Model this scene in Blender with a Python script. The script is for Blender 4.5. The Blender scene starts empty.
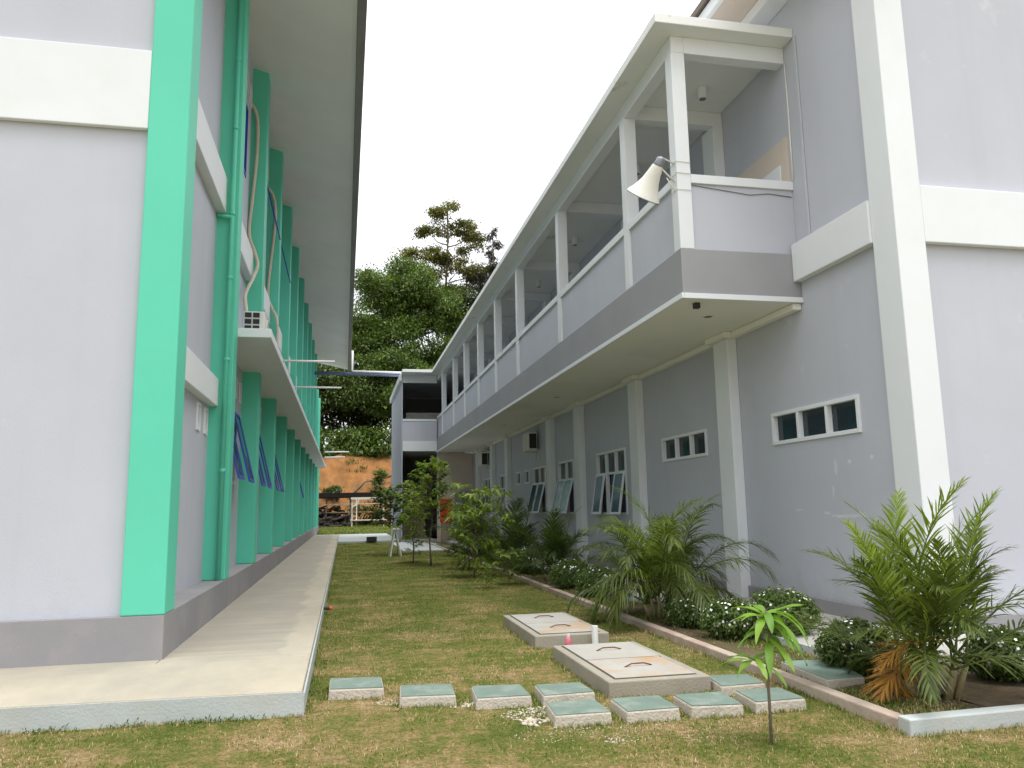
import bpy, bmesh, math, random
import numpy as np
from mathutils import Vector, Matrix

# ------------------------------------------------------------------ camera, world, sun
scn = bpy.context.scene
COL = scn.collection
cam_d = bpy.data.cameras.new("camera")
cam = bpy.data.objects.new("camera", cam_d); COL.objects.link(cam)
cam_d.sensor_width = 36.0
cam_d.lens = 790.0 / 1024.0 * 36.0
cam_d.clip_start = 0.05
cam_d.clip_end = 2000
_v1 = Vector((344 - 512, 511 - 384, 790)).normalized()          # direction of +Y in camera axes
_v2 = Vector((4270 - 512, 441 - 384, 790))
_v2 = (_v2 - _v1 * _v1.dot(_v2)).normalized()                    # direction of +X
_v3 = _v2.cross(_v1) * 1.0
if _v3[1] > 0: _v3 = -_v3                                        # direction of +Z (image y is down)
R = Matrix((_v2, _v1, _v3))                                      # world <- camera(x right, y down, z forward)
M4 = Matrix.Identity(4)
for i in range(3):
    M4[i][0] = R[i][0]; M4[i][1] = -R[i][1]; M4[i][2] = -R[i][2]
M4[2][3] = 1.6
cam.matrix_world = M4
scn.camera = cam

SUN_EL, SUN_AZ = 74, 180 - 25          # the sun stands high behind the camera, a little to the right, behind thin cloud
w = bpy.data.worlds.new("World"); scn.world = w; w.use_nodes = True
nt = w.node_tree
bg = nt.nodes["Background"]
sky = nt.nodes.new("ShaderNodeTexSky"); sky.sky_type = 'NISHITA'; sky.sun_disc = False
sky.sun_elevation = math.radians(SUN_EL); sky.sun_rotation = math.radians(SUN_AZ)
sky.dust_density = 3.0; sky.air_density = 1.0
mix = nt.nodes.new("ShaderNodeMix"); mix.data_type = 'RGBA'
mix.inputs[0].default_value = 0.88     # the cloud deck hides nearly all of the blue
tcw = nt.nodes.new("ShaderNodeTexCoord"); sep = nt.nodes.new("ShaderNodeSeparateXYZ")
nt.links.new(tcw.outputs["Generated"], sep.inputs[0])
rmp = nt.nodes.new("ShaderNodeValToRGB")
rmp.color_ramp.elements[0].position = 0.0; rmp.color_ramp.elements[0].color = (0.37, 0.38, 0.40, 1)
rmp.color_ramp.elements[1].position = 1.0; rmp.color_ramp.elements[1].color = (0.985, 0.99, 1.0, 1)
nt.links.new(sep.outputs[2], rmp.inputs[0])
mul = nt.nodes.new("ShaderNodeVectorMath"); mul.operation = 'SCALE'; mul.inputs[3].default_value = 27.0
nt.links.new(rmp.outputs[0], mul.inputs[0])
nt.links.new(sky.outputs[0], mix.inputs[6]); nt.links.new(mul.outputs[0], mix.inputs[7])
nt.links.new(mix.outputs[2], bg.inputs[0])
bg.inputs[1].default_value = 0.085

sd = bpy.data.lights.new("sun", 'SUN'); sd.energy = 2.0; sd.angle = math.radians(35); sd.color = (1, 0.985, 0.965)
so = bpy.data.objects.new("sun", sd); COL.objects.link(so)
_az = math.radians(SUN_AZ); _el = math.radians(SUN_EL)
_to = Vector((math.sin(_az) * math.cos(_el), math.cos(_az) * math.cos(_el), math.sin(_el)))
so.rotation_euler = _to.to_track_quat('Z', 'Y').to_euler()
so.location = (0, 0, 60)

scn.view_settings.view_transform = 'Standard'; scn.view_settings.look = 'None'
scn.view_settings.exposure = 0.3; scn.view_settings.gamma = 1.0
scn.view_settings.use_curve_mapping = False
scn.cycles.max_bounces = 16; scn.cycles.diffuse_bounces = 10; scn.cycles.transmission_bounces = 6

# ------------------------------------------------------------------ materials
def mat(name, base, rough=0.7,  var=0.06, scale=1.2, bump=0.0, bscale=60.0, stain=None, sscale=0.8, samt=0.35,
        spec=0.3, metal=0.0, stretch=(1, 1, 1), island=None, bdist=0.02):
    m = bpy.data.materials.new(name); m.use_nodes = True
    t = m.node_tree; N = t.nodes; L = t.links
    p = N["Principled BSDF"]
    p.inputs["Roughness"].default_value = rough
    p.inputs["Specular IOR Level"].default_value = spec
    p.inputs["Metallic"].default_value = metal
    g = N.new("ShaderNodeNewGeometry")
    mp = N.new("ShaderNodeMapping"); mp.inputs["Scale"].default_value = stretch
    L.new(g.outputs["Position"], mp.inputs[0])
    n = N.new("ShaderNodeTexNoise"); n.inputs["Scale"].default_value = scale; n.inputs["Detail"].default_value = 6
    n.inputs["Roughness"].default_value = 0.6
    L.new(mp.outputs[0], n.inputs["Vector"])
    mr = N.new("ShaderNodeMapRange"); mr.inputs[1].default_value = 0.3; mr.inputs[2].default_value = 0.7
    mr.inputs[3].default_value = 1 - var; mr.inputs[4].default_value = 1 + var
    L.new(n.outputs[0], mr.inputs[0])
    sc = N.new("ShaderNodeVectorMath"); sc.operation = 'SCALE'; sc.inputs[0].default_value = base[:3]
    L.new(mr.outputs[0], sc.inputs[3])
    out = sc.outputs[0]
    if island:
        mi = N.new("ShaderNodeMix"); mi.data_type = 'RGBA'
        rp = N.new("ShaderNodeValToRGB")
        els = rp.color_ramp.elements
        els[0].color = (*island[0], 1); els[1].color = (*island[-1], 1)
        for k, c in enumerate(island[1:-1]):
            e = els.new((k + 1) / (len(island) - 1)); e.color = (*c, 1)
        L.new(g.outputs["Random Per Island"], rp.inputs[0])
        s2 = N.new("ShaderNodeVectorMath"); s2.operation = 'SCALE'
        L.new(rp.outputs[0], s2.inputs[0]); L.new(mr.outputs[0], s2.inputs[3])
        out = s2.outputs[0]
    if stain:
        n2 = N.new("ShaderNodeTexNoise"); n2.inputs["Scale"].default_value = sscale; n2.inputs["Detail"].default_value = 8
        n2.inputs["Roughness"].default_value = 0.65
        L.new(mp.outputs[0], n2.inputs["Vector"])
        m2 = N.new("ShaderNodeMapRange"); m2.inputs[1].default_value = 0.48; m2.inputs[2].default_value = 0.72
        m2.inputs[3].default_value = 0; m2.inputs[4].default_value = samt
        L.new(n2.outputs[0], m2.inputs[0])
        mx = N.new("ShaderNodeMix"); mx.data_type = 'RGBA'
        L.new(m2.outputs[0], mx.inputs[0]); L.new(out, mx.inputs[6]); mx.inputs[7].default_value = (*stain, 1)
        out = mx.outputs[2]
    L.new(out, p.inputs["Base Color"])
    if bump > 0:
        n3 = N.new("ShaderNodeTexNoise"); n3.inputs["Scale"].default_value = bscale; n3.inputs["Detail"].default_value = 5
        L.new(g.outputs["Position"], n3.inputs["Vector"])
        b = N.new("ShaderNodeBump"); b.inputs["Strength"].default_value = bump; b.inputs["Distance"].default_value = bdist
        L.new(n3.outputs[0], b.inputs["Height"]); L.new(b.outputs[0], p.inputs["Normal"])
    return m

def leafmat(name, cols, trans=0.35, rough=0.45, var=0.2, scale=0.6):
    m = mat(name, cols[0], rough=rough, var=var, scale=scale, island=cols, spec=0.35)
    t = m.node_tree; N = t.nodes; L = t.links
    p = N["Principled BSDF"]; o = N["Material Output"]
    src = p.inputs["Base Color"].links[0].from_socket
    tr = N.new("ShaderNodeBsdfTranslucent")
    sc = N.new("ShaderNodeVectorMath"); sc.operation = 'MULTIPLY'; sc.inputs[1].default_value = (1.3, 1.35, 0.6)
    L.new(src, sc.inputs[0]); L.new(sc.outputs[0], tr.inputs[0])
    ms = N.new("ShaderNodeMixShader"); ms.inputs[0].default_value = trans
    L.new(p.outputs[0], ms.inputs[1]); L.new(tr.outputs[0], ms.inputs[2]); L.new(ms.outputs[0], o.inputs[0])
    return m

def streak_wall(name, base, stain, amt=0.25):
    """painted render: large soft mottling, a fine roller texture, thin vertical rain streaks and some splash dirt near the ground"""
    m = mat(name, base, rough=0.75, var=0.035, scale=0.7, bump=0.12, bscale=90, stain=stain, sscale=0.5, samt=amt * 0.5)
    t = m.node_tree; N = t.nodes; L = t.links
    p = N["Principled BSDF"]; src = p.inputs["Base Color"].links[0].from_socket
    g = N.new("ShaderNodeNewGeometry"); mp = N.new("ShaderNodeMapping"); mp.inputs["Scale"].default_value = (3.5, 3.5, 0.12)
    L.new(g.outputs["Position"], mp.inputs[0])
    n = N.new("ShaderNodeTexNoise"); n.inputs["Scale"].default_value = 1.0; n.inputs["Detail"].default_value = 7
    L.new(mp.outputs[0], n.inputs["Vector"])
    mr = N.new("ShaderNodeMapRange"); mr.inputs[1].default_value = 0.55; mr.inputs[2].default_value = 0.8
    mr.inputs[3].default_value = 0; mr.inputs[4].default_value = amt
    L.new(n.outputs[0], mr.inputs[0])
    mx = N.new("ShaderNodeMix"); mx.data_type = 'RGBA'
    L.new(mr.outputs[0], mx.inputs[0]); L.new(src, mx.inputs[6]); mx.inputs[7].default_value = (*stain, 1)
    # pale splash marks (lime and patched filler) scattered in small islands
    n2 = N.new("ShaderNodeTexNoise"); n2.inputs["Scale"].default_value = 1.6; n2.inputs["Detail"].default_value = 10
    n2.inputs["Roughness"].default_value = 0.7
    L.new(g.outputs["Position"], n2.inputs["Vector"])
    m2 = N.new("ShaderNodeMapRange"); m2.inputs[1].default_value = 0.63; m2.inputs[2].default_value = 0.70
    m2.inputs[3].default_value = 0; m2.inputs[4].default_value = 0.5
    L.new(n2.outputs[0], m2.inputs[0])
    mx2 = N.new("ShaderNodeMix"); mx2.data_type = 'RGBA'
    L.new(m2.outputs[0], mx2.inputs[0]); L.new(mx.outputs[2], mx2.inputs[6]); mx2.inputs[7].default_value = (0.62, 0.62, 0.64, 1)
    # mud splashed up the foot of the wall in ragged islands
    sz = N.new("ShaderNodeSeparateXYZ"); L.new(g.outputs["Position"], sz.inputs[0])
    n4 = N.new("ShaderNodeTexNoise"); n4.inputs["Scale"].default_value = 2.6; n4.inputs["Detail"].default_value = 9; n4.inputs["Roughness"].default_value = .75
    L.new(g.outputs["Position"], n4.inputs["Vector"])
    zr_ = N.new("ShaderNodeMapRange"); zr_.inputs[1].default_value = 0.3; zr_.inputs[2].default_value = 1.5; zr_.inputs[3].default_value = .16; zr_.inputs[4].default_value = -.14
    L.new(sz.outputs[2], zr_.inputs[0])
    a4 = N.new("ShaderNodeMath"); a4.operation = 'ADD'; L.new(n4.outputs[0], a4.inputs[0]); L.new(zr_.outputs[0], a4.inputs[1])
    m4 = N.new("ShaderNodeMapRange"); m4.inputs[1].default_value = .55; m4.inputs[2].default_value = .75; m4.inputs[3].default_value = 0; m4.inputs[4].default_value = .4
    L.new(a4.outputs[0], m4.inputs[0])
    mx4 = N.new("ShaderNodeMix"); mx4.data_type = 'RGBA'
    L.new(m4.outputs[0], mx4.inputs[0]); L.new(mx2.outputs[2], mx4.inputs[6]); mx4.inputs[7].default_value = (0.40, 0.385, 0.36, 1)
    L.new(mx4.outputs[2], p.inputs["Base Color"])
    return m

LAV = streak_wall("lavender_paint", (0.49, 0.505, 0.56), (0.41, 0.415, 0.45), 0.22)
WHITE = mat("white_paint", (0.725, 0.75, 0.77), 0.6, 0.02, 0.8, 0.05, 80, stain=(0.6, 0.6, 0.55), sscale=0.9, samt=0.25)
WHITEM = mat("mouldy_white_paint", (0.755, 0.77, 0.755), 0.65, 0.03, 0.8, 0.05, 80, stain=(0.30, 0.29, 0.25), sscale=1.15, samt=0.0)
_t = WHITEM.node_tree
for _n in _t.nodes:
    if _n.type == 'MAP_RANGE' and abs(_n.inputs[1].default_value - .48) < 1e-4: _n.inputs[1].default_value = .63; _n.inputs[2].default_value = .72; _n.inputs[4].default_value = .75
CREAM = mat("soffit_paint", (0.80, 0.79, 0.73), 0.8, 0.03, 0.5, 0.04, 60, stain=(0.5, 0.47, 0.4), sscale=0.35, samt=0.35)
EAVE = mat("eave_board_paint", (0.82, 0.815, 0.78), 0.8, 0.04, 0.5, 0.03, 60, stain=(0.66, 0.65, 0.6), sscale=0.3, samt=0.4)
TEAL = mat("teal_paint", (0.115, 0.575, 0.405), 0.55, 0.035, 0.8, 0.06, 80, stain=(0.12, 0.53, 0.37), sscale=0.7, samt=0.5)
GREY = mat("grey_plinth_paint", (0.27, 0.265, 0.275), 0.7, 0.06, 0.9, 0.1, 70, stain=(0.36, 0.34, 0.31), sscale=0.9, samt=0.5)
FASC = mat("grey_fascia_paint", (0.31, 0.31, 0.325), 0.7, 0.05, 0.8, 0.08, 70, stain=(0.34, 0.34, 0.36), sscale=0.6, samt=0.5)
CONC = mat("walkway_concrete", (0.42, 0.375, 0.29), 0.85, 0.14, 1.3, 0.3, 45, stain=(0.32, 0.30, 0.255), sscale=0.7, samt=0.85, stretch=(1, .55, 1))
SLAB = mat("slab_concrete", (0.32, 0.29, 0.235), 0.85, 0.12, 3.0, 0.3, 50, stain=(0.30, 0.27, 0.21), sscale=2.2, samt=0.6)
SIDE = mat("slab_side_concrete", (0.40, 0.36, 0.30), 0.9, 0.2, 4.0, 0.5, 40, stain=(0.20, 0.17, 0.12), sscale=3.0, samt=0.7)
PALEC = mat("pale_blue_painted_concrete", (0.44, 0.475, 0.465), 0.8, 0.08, 2.0, 0.2, 50, stain=(0.42, 0.39, 0.32), sscale=1.6, samt=0.55)
KERB = mat("worn_kerb_concrete", (0.43, 0.35, 0.28), 0.9, 0.18, 3.0, 0.4, 40, stain=(0.34, 0.16, 0.13), sscale=1.1, samt=0.75)
APR = mat("apron_concrete", (0.42, 0.405, 0.37), 0.9, 0.14, 1.5, 0.3, 45, stain=(0.28, 0.26, 0.22), sscale=1.2, samt=0.7)
GREENP = mat("green_paint_step", (0.15, 0.205, 0.17), 0.75, 0.10, 4.0, 0.25, 60, stain=(0.30, 0.33, 0.28), sscale=5.0, samt=0.7)
GREENF = mat("faded_green_paint", (0.21, 0.29, 0.25), 0.8, 0.10, 4.0, 0.25, 60, stain=(0.30, 0.31, 0.26), sscale=4.0, samt=0.8)
ROUGHC = mat("rough_block_side", (0.49, 0.44, 0.37), 0.95, 0.2, 6.0, 0.6, 45, stain=(0.30, 0.25, 0.18), sscale=6.0, samt=0.6)
FILL = mat("pale_wall_filler", (0.60, 0.605, 0.635), 0.85, 0.06, 6.0)
RUBBLE = mat("pale_rubble", (0.48, 0.43, 0.34), 0.95, 0.25, 8.0, 0.3, 60)
LIDC = mat("lid_concrete", (0.38, 0.365, 0.33), 0.8, 0.08, 3.0, 0.15, 60, stain=(0.42, 0.24, 0.09), sscale=1.9, samt=0.9)
LIDG = mat("lid_concrete_grey", (0.38, 0.365, 0.33), 0.8, 0.08, 3.0, 0.15, 60, stain=(0.36, 0.32, 0.26), sscale=1.4, samt=0.5)
SEAM = mat("dark_seam", (0.07, 0.065, 0.055), 0.95)
RUST = mat("rusty_steel", (0.16, 0.065, 0.03), 0.85, 0.3, 30, 0.4, 120)
SOIL = mat("bed_soil", (0.10, 0.07, 0.042), 0.95, 0.4, 5.0, 0.8, 25, stain=(0.11, 0.12, 0.035), sscale=1.6, samt=0.7)
ROOF = mat("roof_sheet", (0.16, 0.13, 0.11), 0.8, 0.15, 2.0, 0.2, 30)
GUTTER = mat("grey_gutter", (0.22, 0.215, 0.20), 0.7, 0.15, 2.0, stain=(0.12, 0.11, 0.10), sscale=2.0, samt=0.7, stretch=(1, 0.4, 1))
BLUE = mat("blue_sash_paint", (0.05, 0.09, 0.42), 0.4, 0.06, 2.0)
BLUEP = mat("blue_grey_pipe", (0.14, 0.18, 0.28), 0.5, 0.06, 2.0)
PVC = mat("white_pvc", (0.74, 0.74, 0.71), 0.45, 0.03, 2.0)
HOSE = mat("beige_conduit", (0.56, 0.50, 0.39), 0.6, 0.08, 6.0)
ACW = mat("ac_casing", (0.70, 0.69, 0.64), 0.5, 0.04, 3.0)
DARK = mat("unlit_room_black", (0.025, 0.026, 0.03), 0.8, 0.1)  # near-black colour stands in for the shade of unlit rooms
BLACK = mat("black_plastic", (0.03, 0.03, 0.032), 0.5)
GLASS = mat("dark_window_glass", (0.018, 0.03, 0.04), 0.06, 0.1, 1.0, spec=0.6)
TGLASS = mat("tinted_sash_glass", (0.03, 0.085, 0.13), 0.10, 0.1, 1.0, spec=0.35)
CURT = mat("lilac_curtain", (0.16, 0.15, 0.24), 0.9, 0.15, 5.0, stretch=(8, 8, 0.3))
BEIGE = mat("beige_board", (0.60, 0.52, 0.45), 0.7, 0.05, 1.0)
HORN = mat("cream_horn", (0.76, 0.75, 0.69), 0.4, 0.04, 4.0)
STEELG = mat("dull_driver_metal", (0.25, 0.26, 0.30), 0.4, 0.1, 10, metal=0.6)
TAN = mat("tan_brick_wall", (0.34, 0.26, 0.19), 0.9, 0.1, 3.0, 0.2, 30)
RED = mat("red_plastic", (0.72, 0.06, 0.03), 0.45, 0.08, 2.0)
PINK = mat("pink_plastic", (0.65, 0.16, 0.22), 0.5, 0.25, 25)
WOOD = mat("weathered_pole", (0.24, 0.19, 0.14), 0.9, 0.2, 6.0)
WHITEW = mat("white_painted_wood", (0.68, 0.66, 0.60), 0.7, 0.08, 5.0)
TARP = mat("black_roof_sheet", (0.009, 0.008, 0.0075), 1.0, 0.5, 3.0, spec=0.0)
SCRAP = mat("dark_scrap_wood", (0.045, 0.038, 0.032), 0.95, 0.5, 2.5)
BARK = mat("bark", (0.16, 0.13, 0.095), 0.95, 0.25, 8.0, 0.6, 30, stretch=(1, 1, 0.3))
PBARK = mat("palm_stem", (0.30, 0.27, 0.14), 0.8, 0.3, 10.0, 0.3, 40, stain=(0.24, 0.13, 0.05), sscale=5, samt=0.8)
CLAY = mat("orange_clay", (0.24, 0.108, 0.034), 0.95, 0.3, 0.8, 0.8, 0.9, stain=(0.13, 0.085, 0.035), sscale=0.5, samt=0.9, stretch=(1.6, 1, .6), bdist=0.35)

L_BIG = leafmat("broad_leaf", [(0.042, 0.075, 0.014), (0.085, 0.14, 0.024), (0.15, 0.215, 0.042)], 0.3, var=0.35, scale=0.35)
L_MID = leafmat("mid_leaf", [(0.035, 0.062, 0.014), (0.068, 0.112, 0.022), (0.12, 0.165, 0.034)], 0.25, var=0.35, scale=0.35)
L_DARK = leafmat("dark_leaf", [(0.022, 0.038, 0.012), (0.042, 0.066, 0.02), (0.07, 0.092, 0.03)], 0.2, var=0.3, scale=0.4)
L_YEL = leafmat("olive_yellow_leaf", [(0.065, 0.08, 0.016), (0.13, 0.135, 0.028), (0.21, 0.19, 0.045)], 0.3, var=0.3, scale=0.4)
L_CON = leafmat("brownish_needle", [(0.018, 0.022, 0.012), (0.032, 0.034, 0.020), (0.045, 0.04, 0.024)], 0.15, var=0.3, scale=0.4)
L_BAN = leafmat("light_big_leaf", [(0.06, 0.11, 0.015), (0.10, 0.16, 0.025), (0.14, 0.19, 0.04)], 0.3)
L_SAP = leafmat("fresh_sapling_leaf", [(0.09, 0.16, 0.018), (0.18, 0.27, 0.03), (0.31, 0.38, 0.05)], 0.45)
L_SAPD = leafmat("deep_sapling_leaf", [(0.05, 0.095, 0.015), (0.09, 0.15, 0.022), (0.14, 0.21, 0.03)], 0.4)
L_SEED = leafmat("seedling_leaf", [(0.10, 0.20, 0.03), (0.15, 0.28, 0.035), (0.21, 0.34, 0.05)], 0.35)
L_PALM = leafmat("palm_leaflet", [(0.048, 0.074, 0.016), (0.09, 0.128, 0.024), (0.155, 0.195, 0.04)], 0.37)
L_PALMB = leafmat("palm_leaflet_bright", [(0.12, 0.18, 0.018), (0.18, 0.25, 0.03), (0.24, 0.31, 0.05)], 0.45)
L_PALMD = leafmat("palm_leaflet_deep", [(0.035, 0.06, 0.014), (0.06, 0.10, 0.02), (0.095, 0.14, 0.03)], 0.3)
L_DEAD = leafmat("dead_leaflet", [(0.40, 0.17, 0.02), (0.48, 0.25, 0.04), (0.30, 0.16, 0.05)], 0.25)
L_SHR = leafmat("shrub_leaf", [(0.05, 0.085, 0.018), (0.09, 0.145, 0.03), (0.16, 0.22, 0.06)], 0.35)
L_FLOW = mat("white_petal", (0.85, 0.85, 0.82), 0.6, 0.03)
L_WEED = leafmat("weed_leaf", [(0.05, 0.09, 0.02), (0.08, 0.13, 0.025), (0.11, 0.16, 0.03)], 0.3)

def patch_factor(N, L, g):
    """where the lawn is green and where it has dried to straw: shared by the soil sheet and the blades"""
    def noise(sc_, d=8, r=0.65, st=None):
        n = N.new("ShaderNodeTexNoise"); n.inputs["Scale"].default_value = sc_; n.inputs["Detail"].default_value = d
        n.inputs["Roughness"].default_value = r; L.new(g.outputs["Position"], n.inputs["Vector"]); return n
    a = noise(1.1, 6, .7); b = noise(9.0, 6, .8)
    ma = N.new("ShaderNodeMath"); ma.operation = 'MULTIPLY'; ma.inputs[1].default_value = 0.55; L.new(a.outputs[0], ma.inputs[0])
    mb_ = N.new("ShaderNodeMath"); mb_.operation = 'MULTIPLY_ADD'; mb_.inputs[1].default_value = 0.45
    L.new(b.outputs[0], mb_.inputs[0]); L.new(ma.outputs[0], mb_.inputs[2])
    sp_ = N.new("ShaderNodeSeparateXYZ"); L.new(g.outputs["Position"], sp_.inputs[0])
    yr = N.new("ShaderNodeMapRange"); yr.inputs[1].default_value = 7; yr.inputs[2].default_value = 20   # lusher towards the trees; open-sky brightness of the foreground is painted in too
    yr.inputs[3].default_value = -0.008; yr.inputs[4].default_value = -0.055; L.new(sp_.outputs[1], yr.inputs[0])
    ad = N.new("ShaderNodeMath"); ad.operation = 'ADD'; L.new(mb_.outputs[0], ad.inputs[0]); L.new(yr.outputs[0], ad.inputs[1])
    return ad.outputs[0]
def grass_ground():
    m = bpy.data.materials.new("lawn"); m.use_nodes = True
    t = m.node_tree; N = t.nodes; L = t.links; p = N["Principled BSDF"]
    p.inputs["Roughness"].default_value = 0.95; p.inputs["Specular IOR Level"].default_value = 0.05
    g = N.new("ShaderNodeNewGeometry"); pf = patch_factor(N, L, g)
    rp = N.new("ShaderNodeValToRGB"); e = rp.color_ramp.elements
    e[0].position = 0.38; e[0].color = (0.085, 0.11, 0.024, 1)
    e[1].position = 0.64; e[1].color = (0.42, 0.30, 0.18, 1)
    x = e.new(0.47); x.color = (0.145, 0.15, 0.04, 1)
    x = e.new(0.54); x.color = (0.27, 0.195, 0.09, 1)
    L.new(pf, rp.inputs[0])
    c = N.new("ShaderNodeTexNoise"); c.inputs["Scale"].default_value = 38; c.inputs["Detail"].default_value = 7; c.inputs["Roughness"].default_value = .75
    L.new(g.outputs["Position"], c.inputs["Vector"])
    s = N.new("ShaderNodeMapRange"); s.inputs[1].default_value = 0.32; s.inputs[2].default_value = 0.68
    s.inputs[3].default_value = 0.45; s.inputs[4].default_value = 1.55; L.new(c.outputs[0], s.inputs[0])
    sc = N.new("ShaderNodeVectorMath"); sc.operation = 'SCALE'; L.new(rp.outputs[0], sc.inputs[0]); L.new(s.outputs[0], sc.inputs[3])
    L.new(sc.outputs[0], p.inputs["Base Color"])
    bp = N.new("ShaderNodeBump"); bp.inputs["Strength"].default_value = 0.9; bp.inputs["Distance"].default_value = 0.03
    L.new(c.outputs[0], bp.inputs["Height"]); L.new(bp.outputs[0], p.inputs["Normal"])
    return m
LAWN = grass_ground()
def blade_mat():
    m = bpy.data.materials.new("grass_blade"); m.use_nodes = True
    t = m.node_tree; N = t.nodes; L = t.links; p = N["Principled BSDF"]; o = N["Material Output"]
    p.inputs["Roughness"].default_value = 0.7; p.inputs["Specular IOR Level"].default_value = 0.15
    g = N.new("ShaderNodeNewGeometry"); pf = patch_factor(N, L, g)
    rr = N.new("ShaderNodeMapRange"); rr.inputs[3].default_value = -0.15; rr.inputs[4].default_value = 0.15
    L.new(g.outputs["Random Per Island"], rr.inputs[0])
    ad = N.new("ShaderNodeMath"); ad.operation = 'ADD'; L.new(pf, ad.inputs[0]); L.new(rr.outputs[0], ad.inputs[1])
    rp = N.new("ShaderNodeValToRGB"); e = rp.color_ramp.elements
    e[0].position = 0.36; e[0].color = (0.10, 0.165, 0.025, 1)
    e[1].position = 0.66; e[1].color = (0.56, 0.43, 0.26, 1)
    x = e.new(0.46); x.color = (0.17, 0.23, 0.04, 1)
    x = e.new(0.54); x.color = (0.32, 0.28, 0.10, 1)
    L.new(ad.outputs[0], rp.inputs[0]); L.new(rp.outputs[0], p.inputs["Base Color"])
    tr = N.new("ShaderNodeBsdfTranslucent"); L.new(rp.outputs[0], tr.inputs[0])
    ms = N.new("ShaderNodeMixShader"); ms.inputs[0].default_value = .3
    L.new(p.outputs[0], ms.inputs[1]); L.new(tr.outputs[0], ms.inputs[2]); L.new(ms.outputs[0], o.inputs[0])
    return m
BLADE = blade_mat()
FARG = leafmat("far_grass_blade", [(0.11, 0.15, 0.02), (0.16, 0.20, 0.03), (0.22, 0.24, 0.05)], 0.3, var=0.3, scale=0.6)

# ------------------------------------------------------------------ builders
class MB:
    def __init__(s): s.v = []; s.f = []
    def add(s, vs, fs):
        o = len(s.v); s.v += [tuple(x) for x in vs]; s.f += [tuple(i + o for i in f) for f in fs]; return s
    def box(s, x0, x1, y0, y1, z0, z1):
        x0, x1 = min(x0, x1), max(x0, x1); y0, y1 = min(y0, y1), max(y0, y1); z0, z1 = min(z0, z1), max(z0, z1)
        v = [(x0, y0, z0), (x1, y0, z0), (x1, y1, z0), (x0, y1, z0), (x0, y0, z1), (x1, y0, z1), (x1, y1, z1), (x0, y1, z1)]
        return s.add(v, [(0, 3, 2, 1), (4, 5, 6, 7), (0, 1, 5, 4), (1, 2, 6, 5), (2, 3, 7, 6), (3, 0, 4, 7)])
    def obox(s, c, ax, ay, az):
        c = Vector(c); ax = Vector(ax); ay = Vector(ay); az = Vector(az)
        v = [c + ax * i + ay * j + az * k for k in (-1, 1) for (i, j) in ((-1, -1), (1, -1), (1, 1), (-1, 1))]
        return s.add(v, [(0, 3, 2, 1), (4, 5, 6, 7), (0, 1, 5, 4), (1, 2, 6, 5), (2, 3, 7, 6), (3, 0, 4, 7)])
    def quad(s, a, b, c, d): return s.add([a, b, c, d], [(0, 1, 2, 3)])
    def prism(s, poly, z0, z1):
        n = len(poly)
        v = [(x, y, z0) for x, y in poly] + [(x, y, z1) for x, y in poly]
        return s.add(v, [tuple(range(n - 1, -1, -1)), tuple(range(n, 2 * n))] + [(i, (i + 1) % n, n + (i + 1) % n, n + i) for i in range(n)])
    def extr(s, poly, d):
        """polygon of 3-D points extruded by the vector d"""
        n = len(poly); d = Vector(d)
        v = [Vector(p) for p in poly] + [Vector(p) + d for p in poly]
        return s.add(v, [tuple(range(n - 1, -1, -1)), tuple(range(n, 2 * n))] + [(i, (i + 1) % n, n + (i + 1) % n, n + i) for i in range(n)])
    def tube(s, path, rad, n=8, cap=True):
        P = [Vector(p) for p in path]
        if not hasattr(rad, '__len__'): rad = [rad] * len(P)
        o = len(s.v); prev = None
        for i, p in enumerate(P):
            t = (P[min(i + 1, len(P) - 1)] - P[max(i - 1, 0)]).normalized()
            if prev is None:
                a = t.orthogonal().normalized()
            else:
                a = (prev - t * prev.dot(t)).normalized()
            prev = a; b = t.cross(a)
            for k in range(n):
                q = 2 * math.pi * k / n
                s.v.append(tuple(p + (a * math.cos(q) + b * math.sin(q)) * rad[i]))
        for i in range(len(P) - 1):
            for k in range(n):
                a0 = o + i * n + k; a1 = o + i * n + (k + 1) % n
                s.f.append((a0, a1, a1 + n, a0 + n))
        if cap:
            s.f.append(tuple(o + k for k in range(n - 1, -1, -1)))
            e = o + (len(P) - 1) * n
            s.f.append(tuple(e + k for k in range(n)))
        return s
    def build(s, name, m, parent=None, bev=0.0, smooth=False, origin=None):
        me = bpy.data.meshes.new(name)
        off = Vector((0, 0, 0))
        if parent is not None: off = root_loc(parent)
        elif origin is not None: off = Vector(origin)
        me.from_pydata([tuple(Vector(v) - off) for v in s.v], [], s.f)
        me.materials.append(m); me.update()
        o = bpy.data.objects.new(name, me); COL.objects.link(o)
        if parent is not None: o.parent = parent
        elif origin is not None: o.location = off
        if smooth: me.polygons.foreach_set('use_smooth', [True] * len(me.polygons))
        if bev > 0:
            b = o.modifiers.new("bevel", 'BEVEL'); b.width = bev; b.segments = 2; b.limit_method = 'ANGLE'; b.angle_limit = 0.8
        return o
def root_loc(o):
    l = Vector((0, 0, 0))
    while o is not None:
        l += o.location; o = o.parent
    return l
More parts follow.
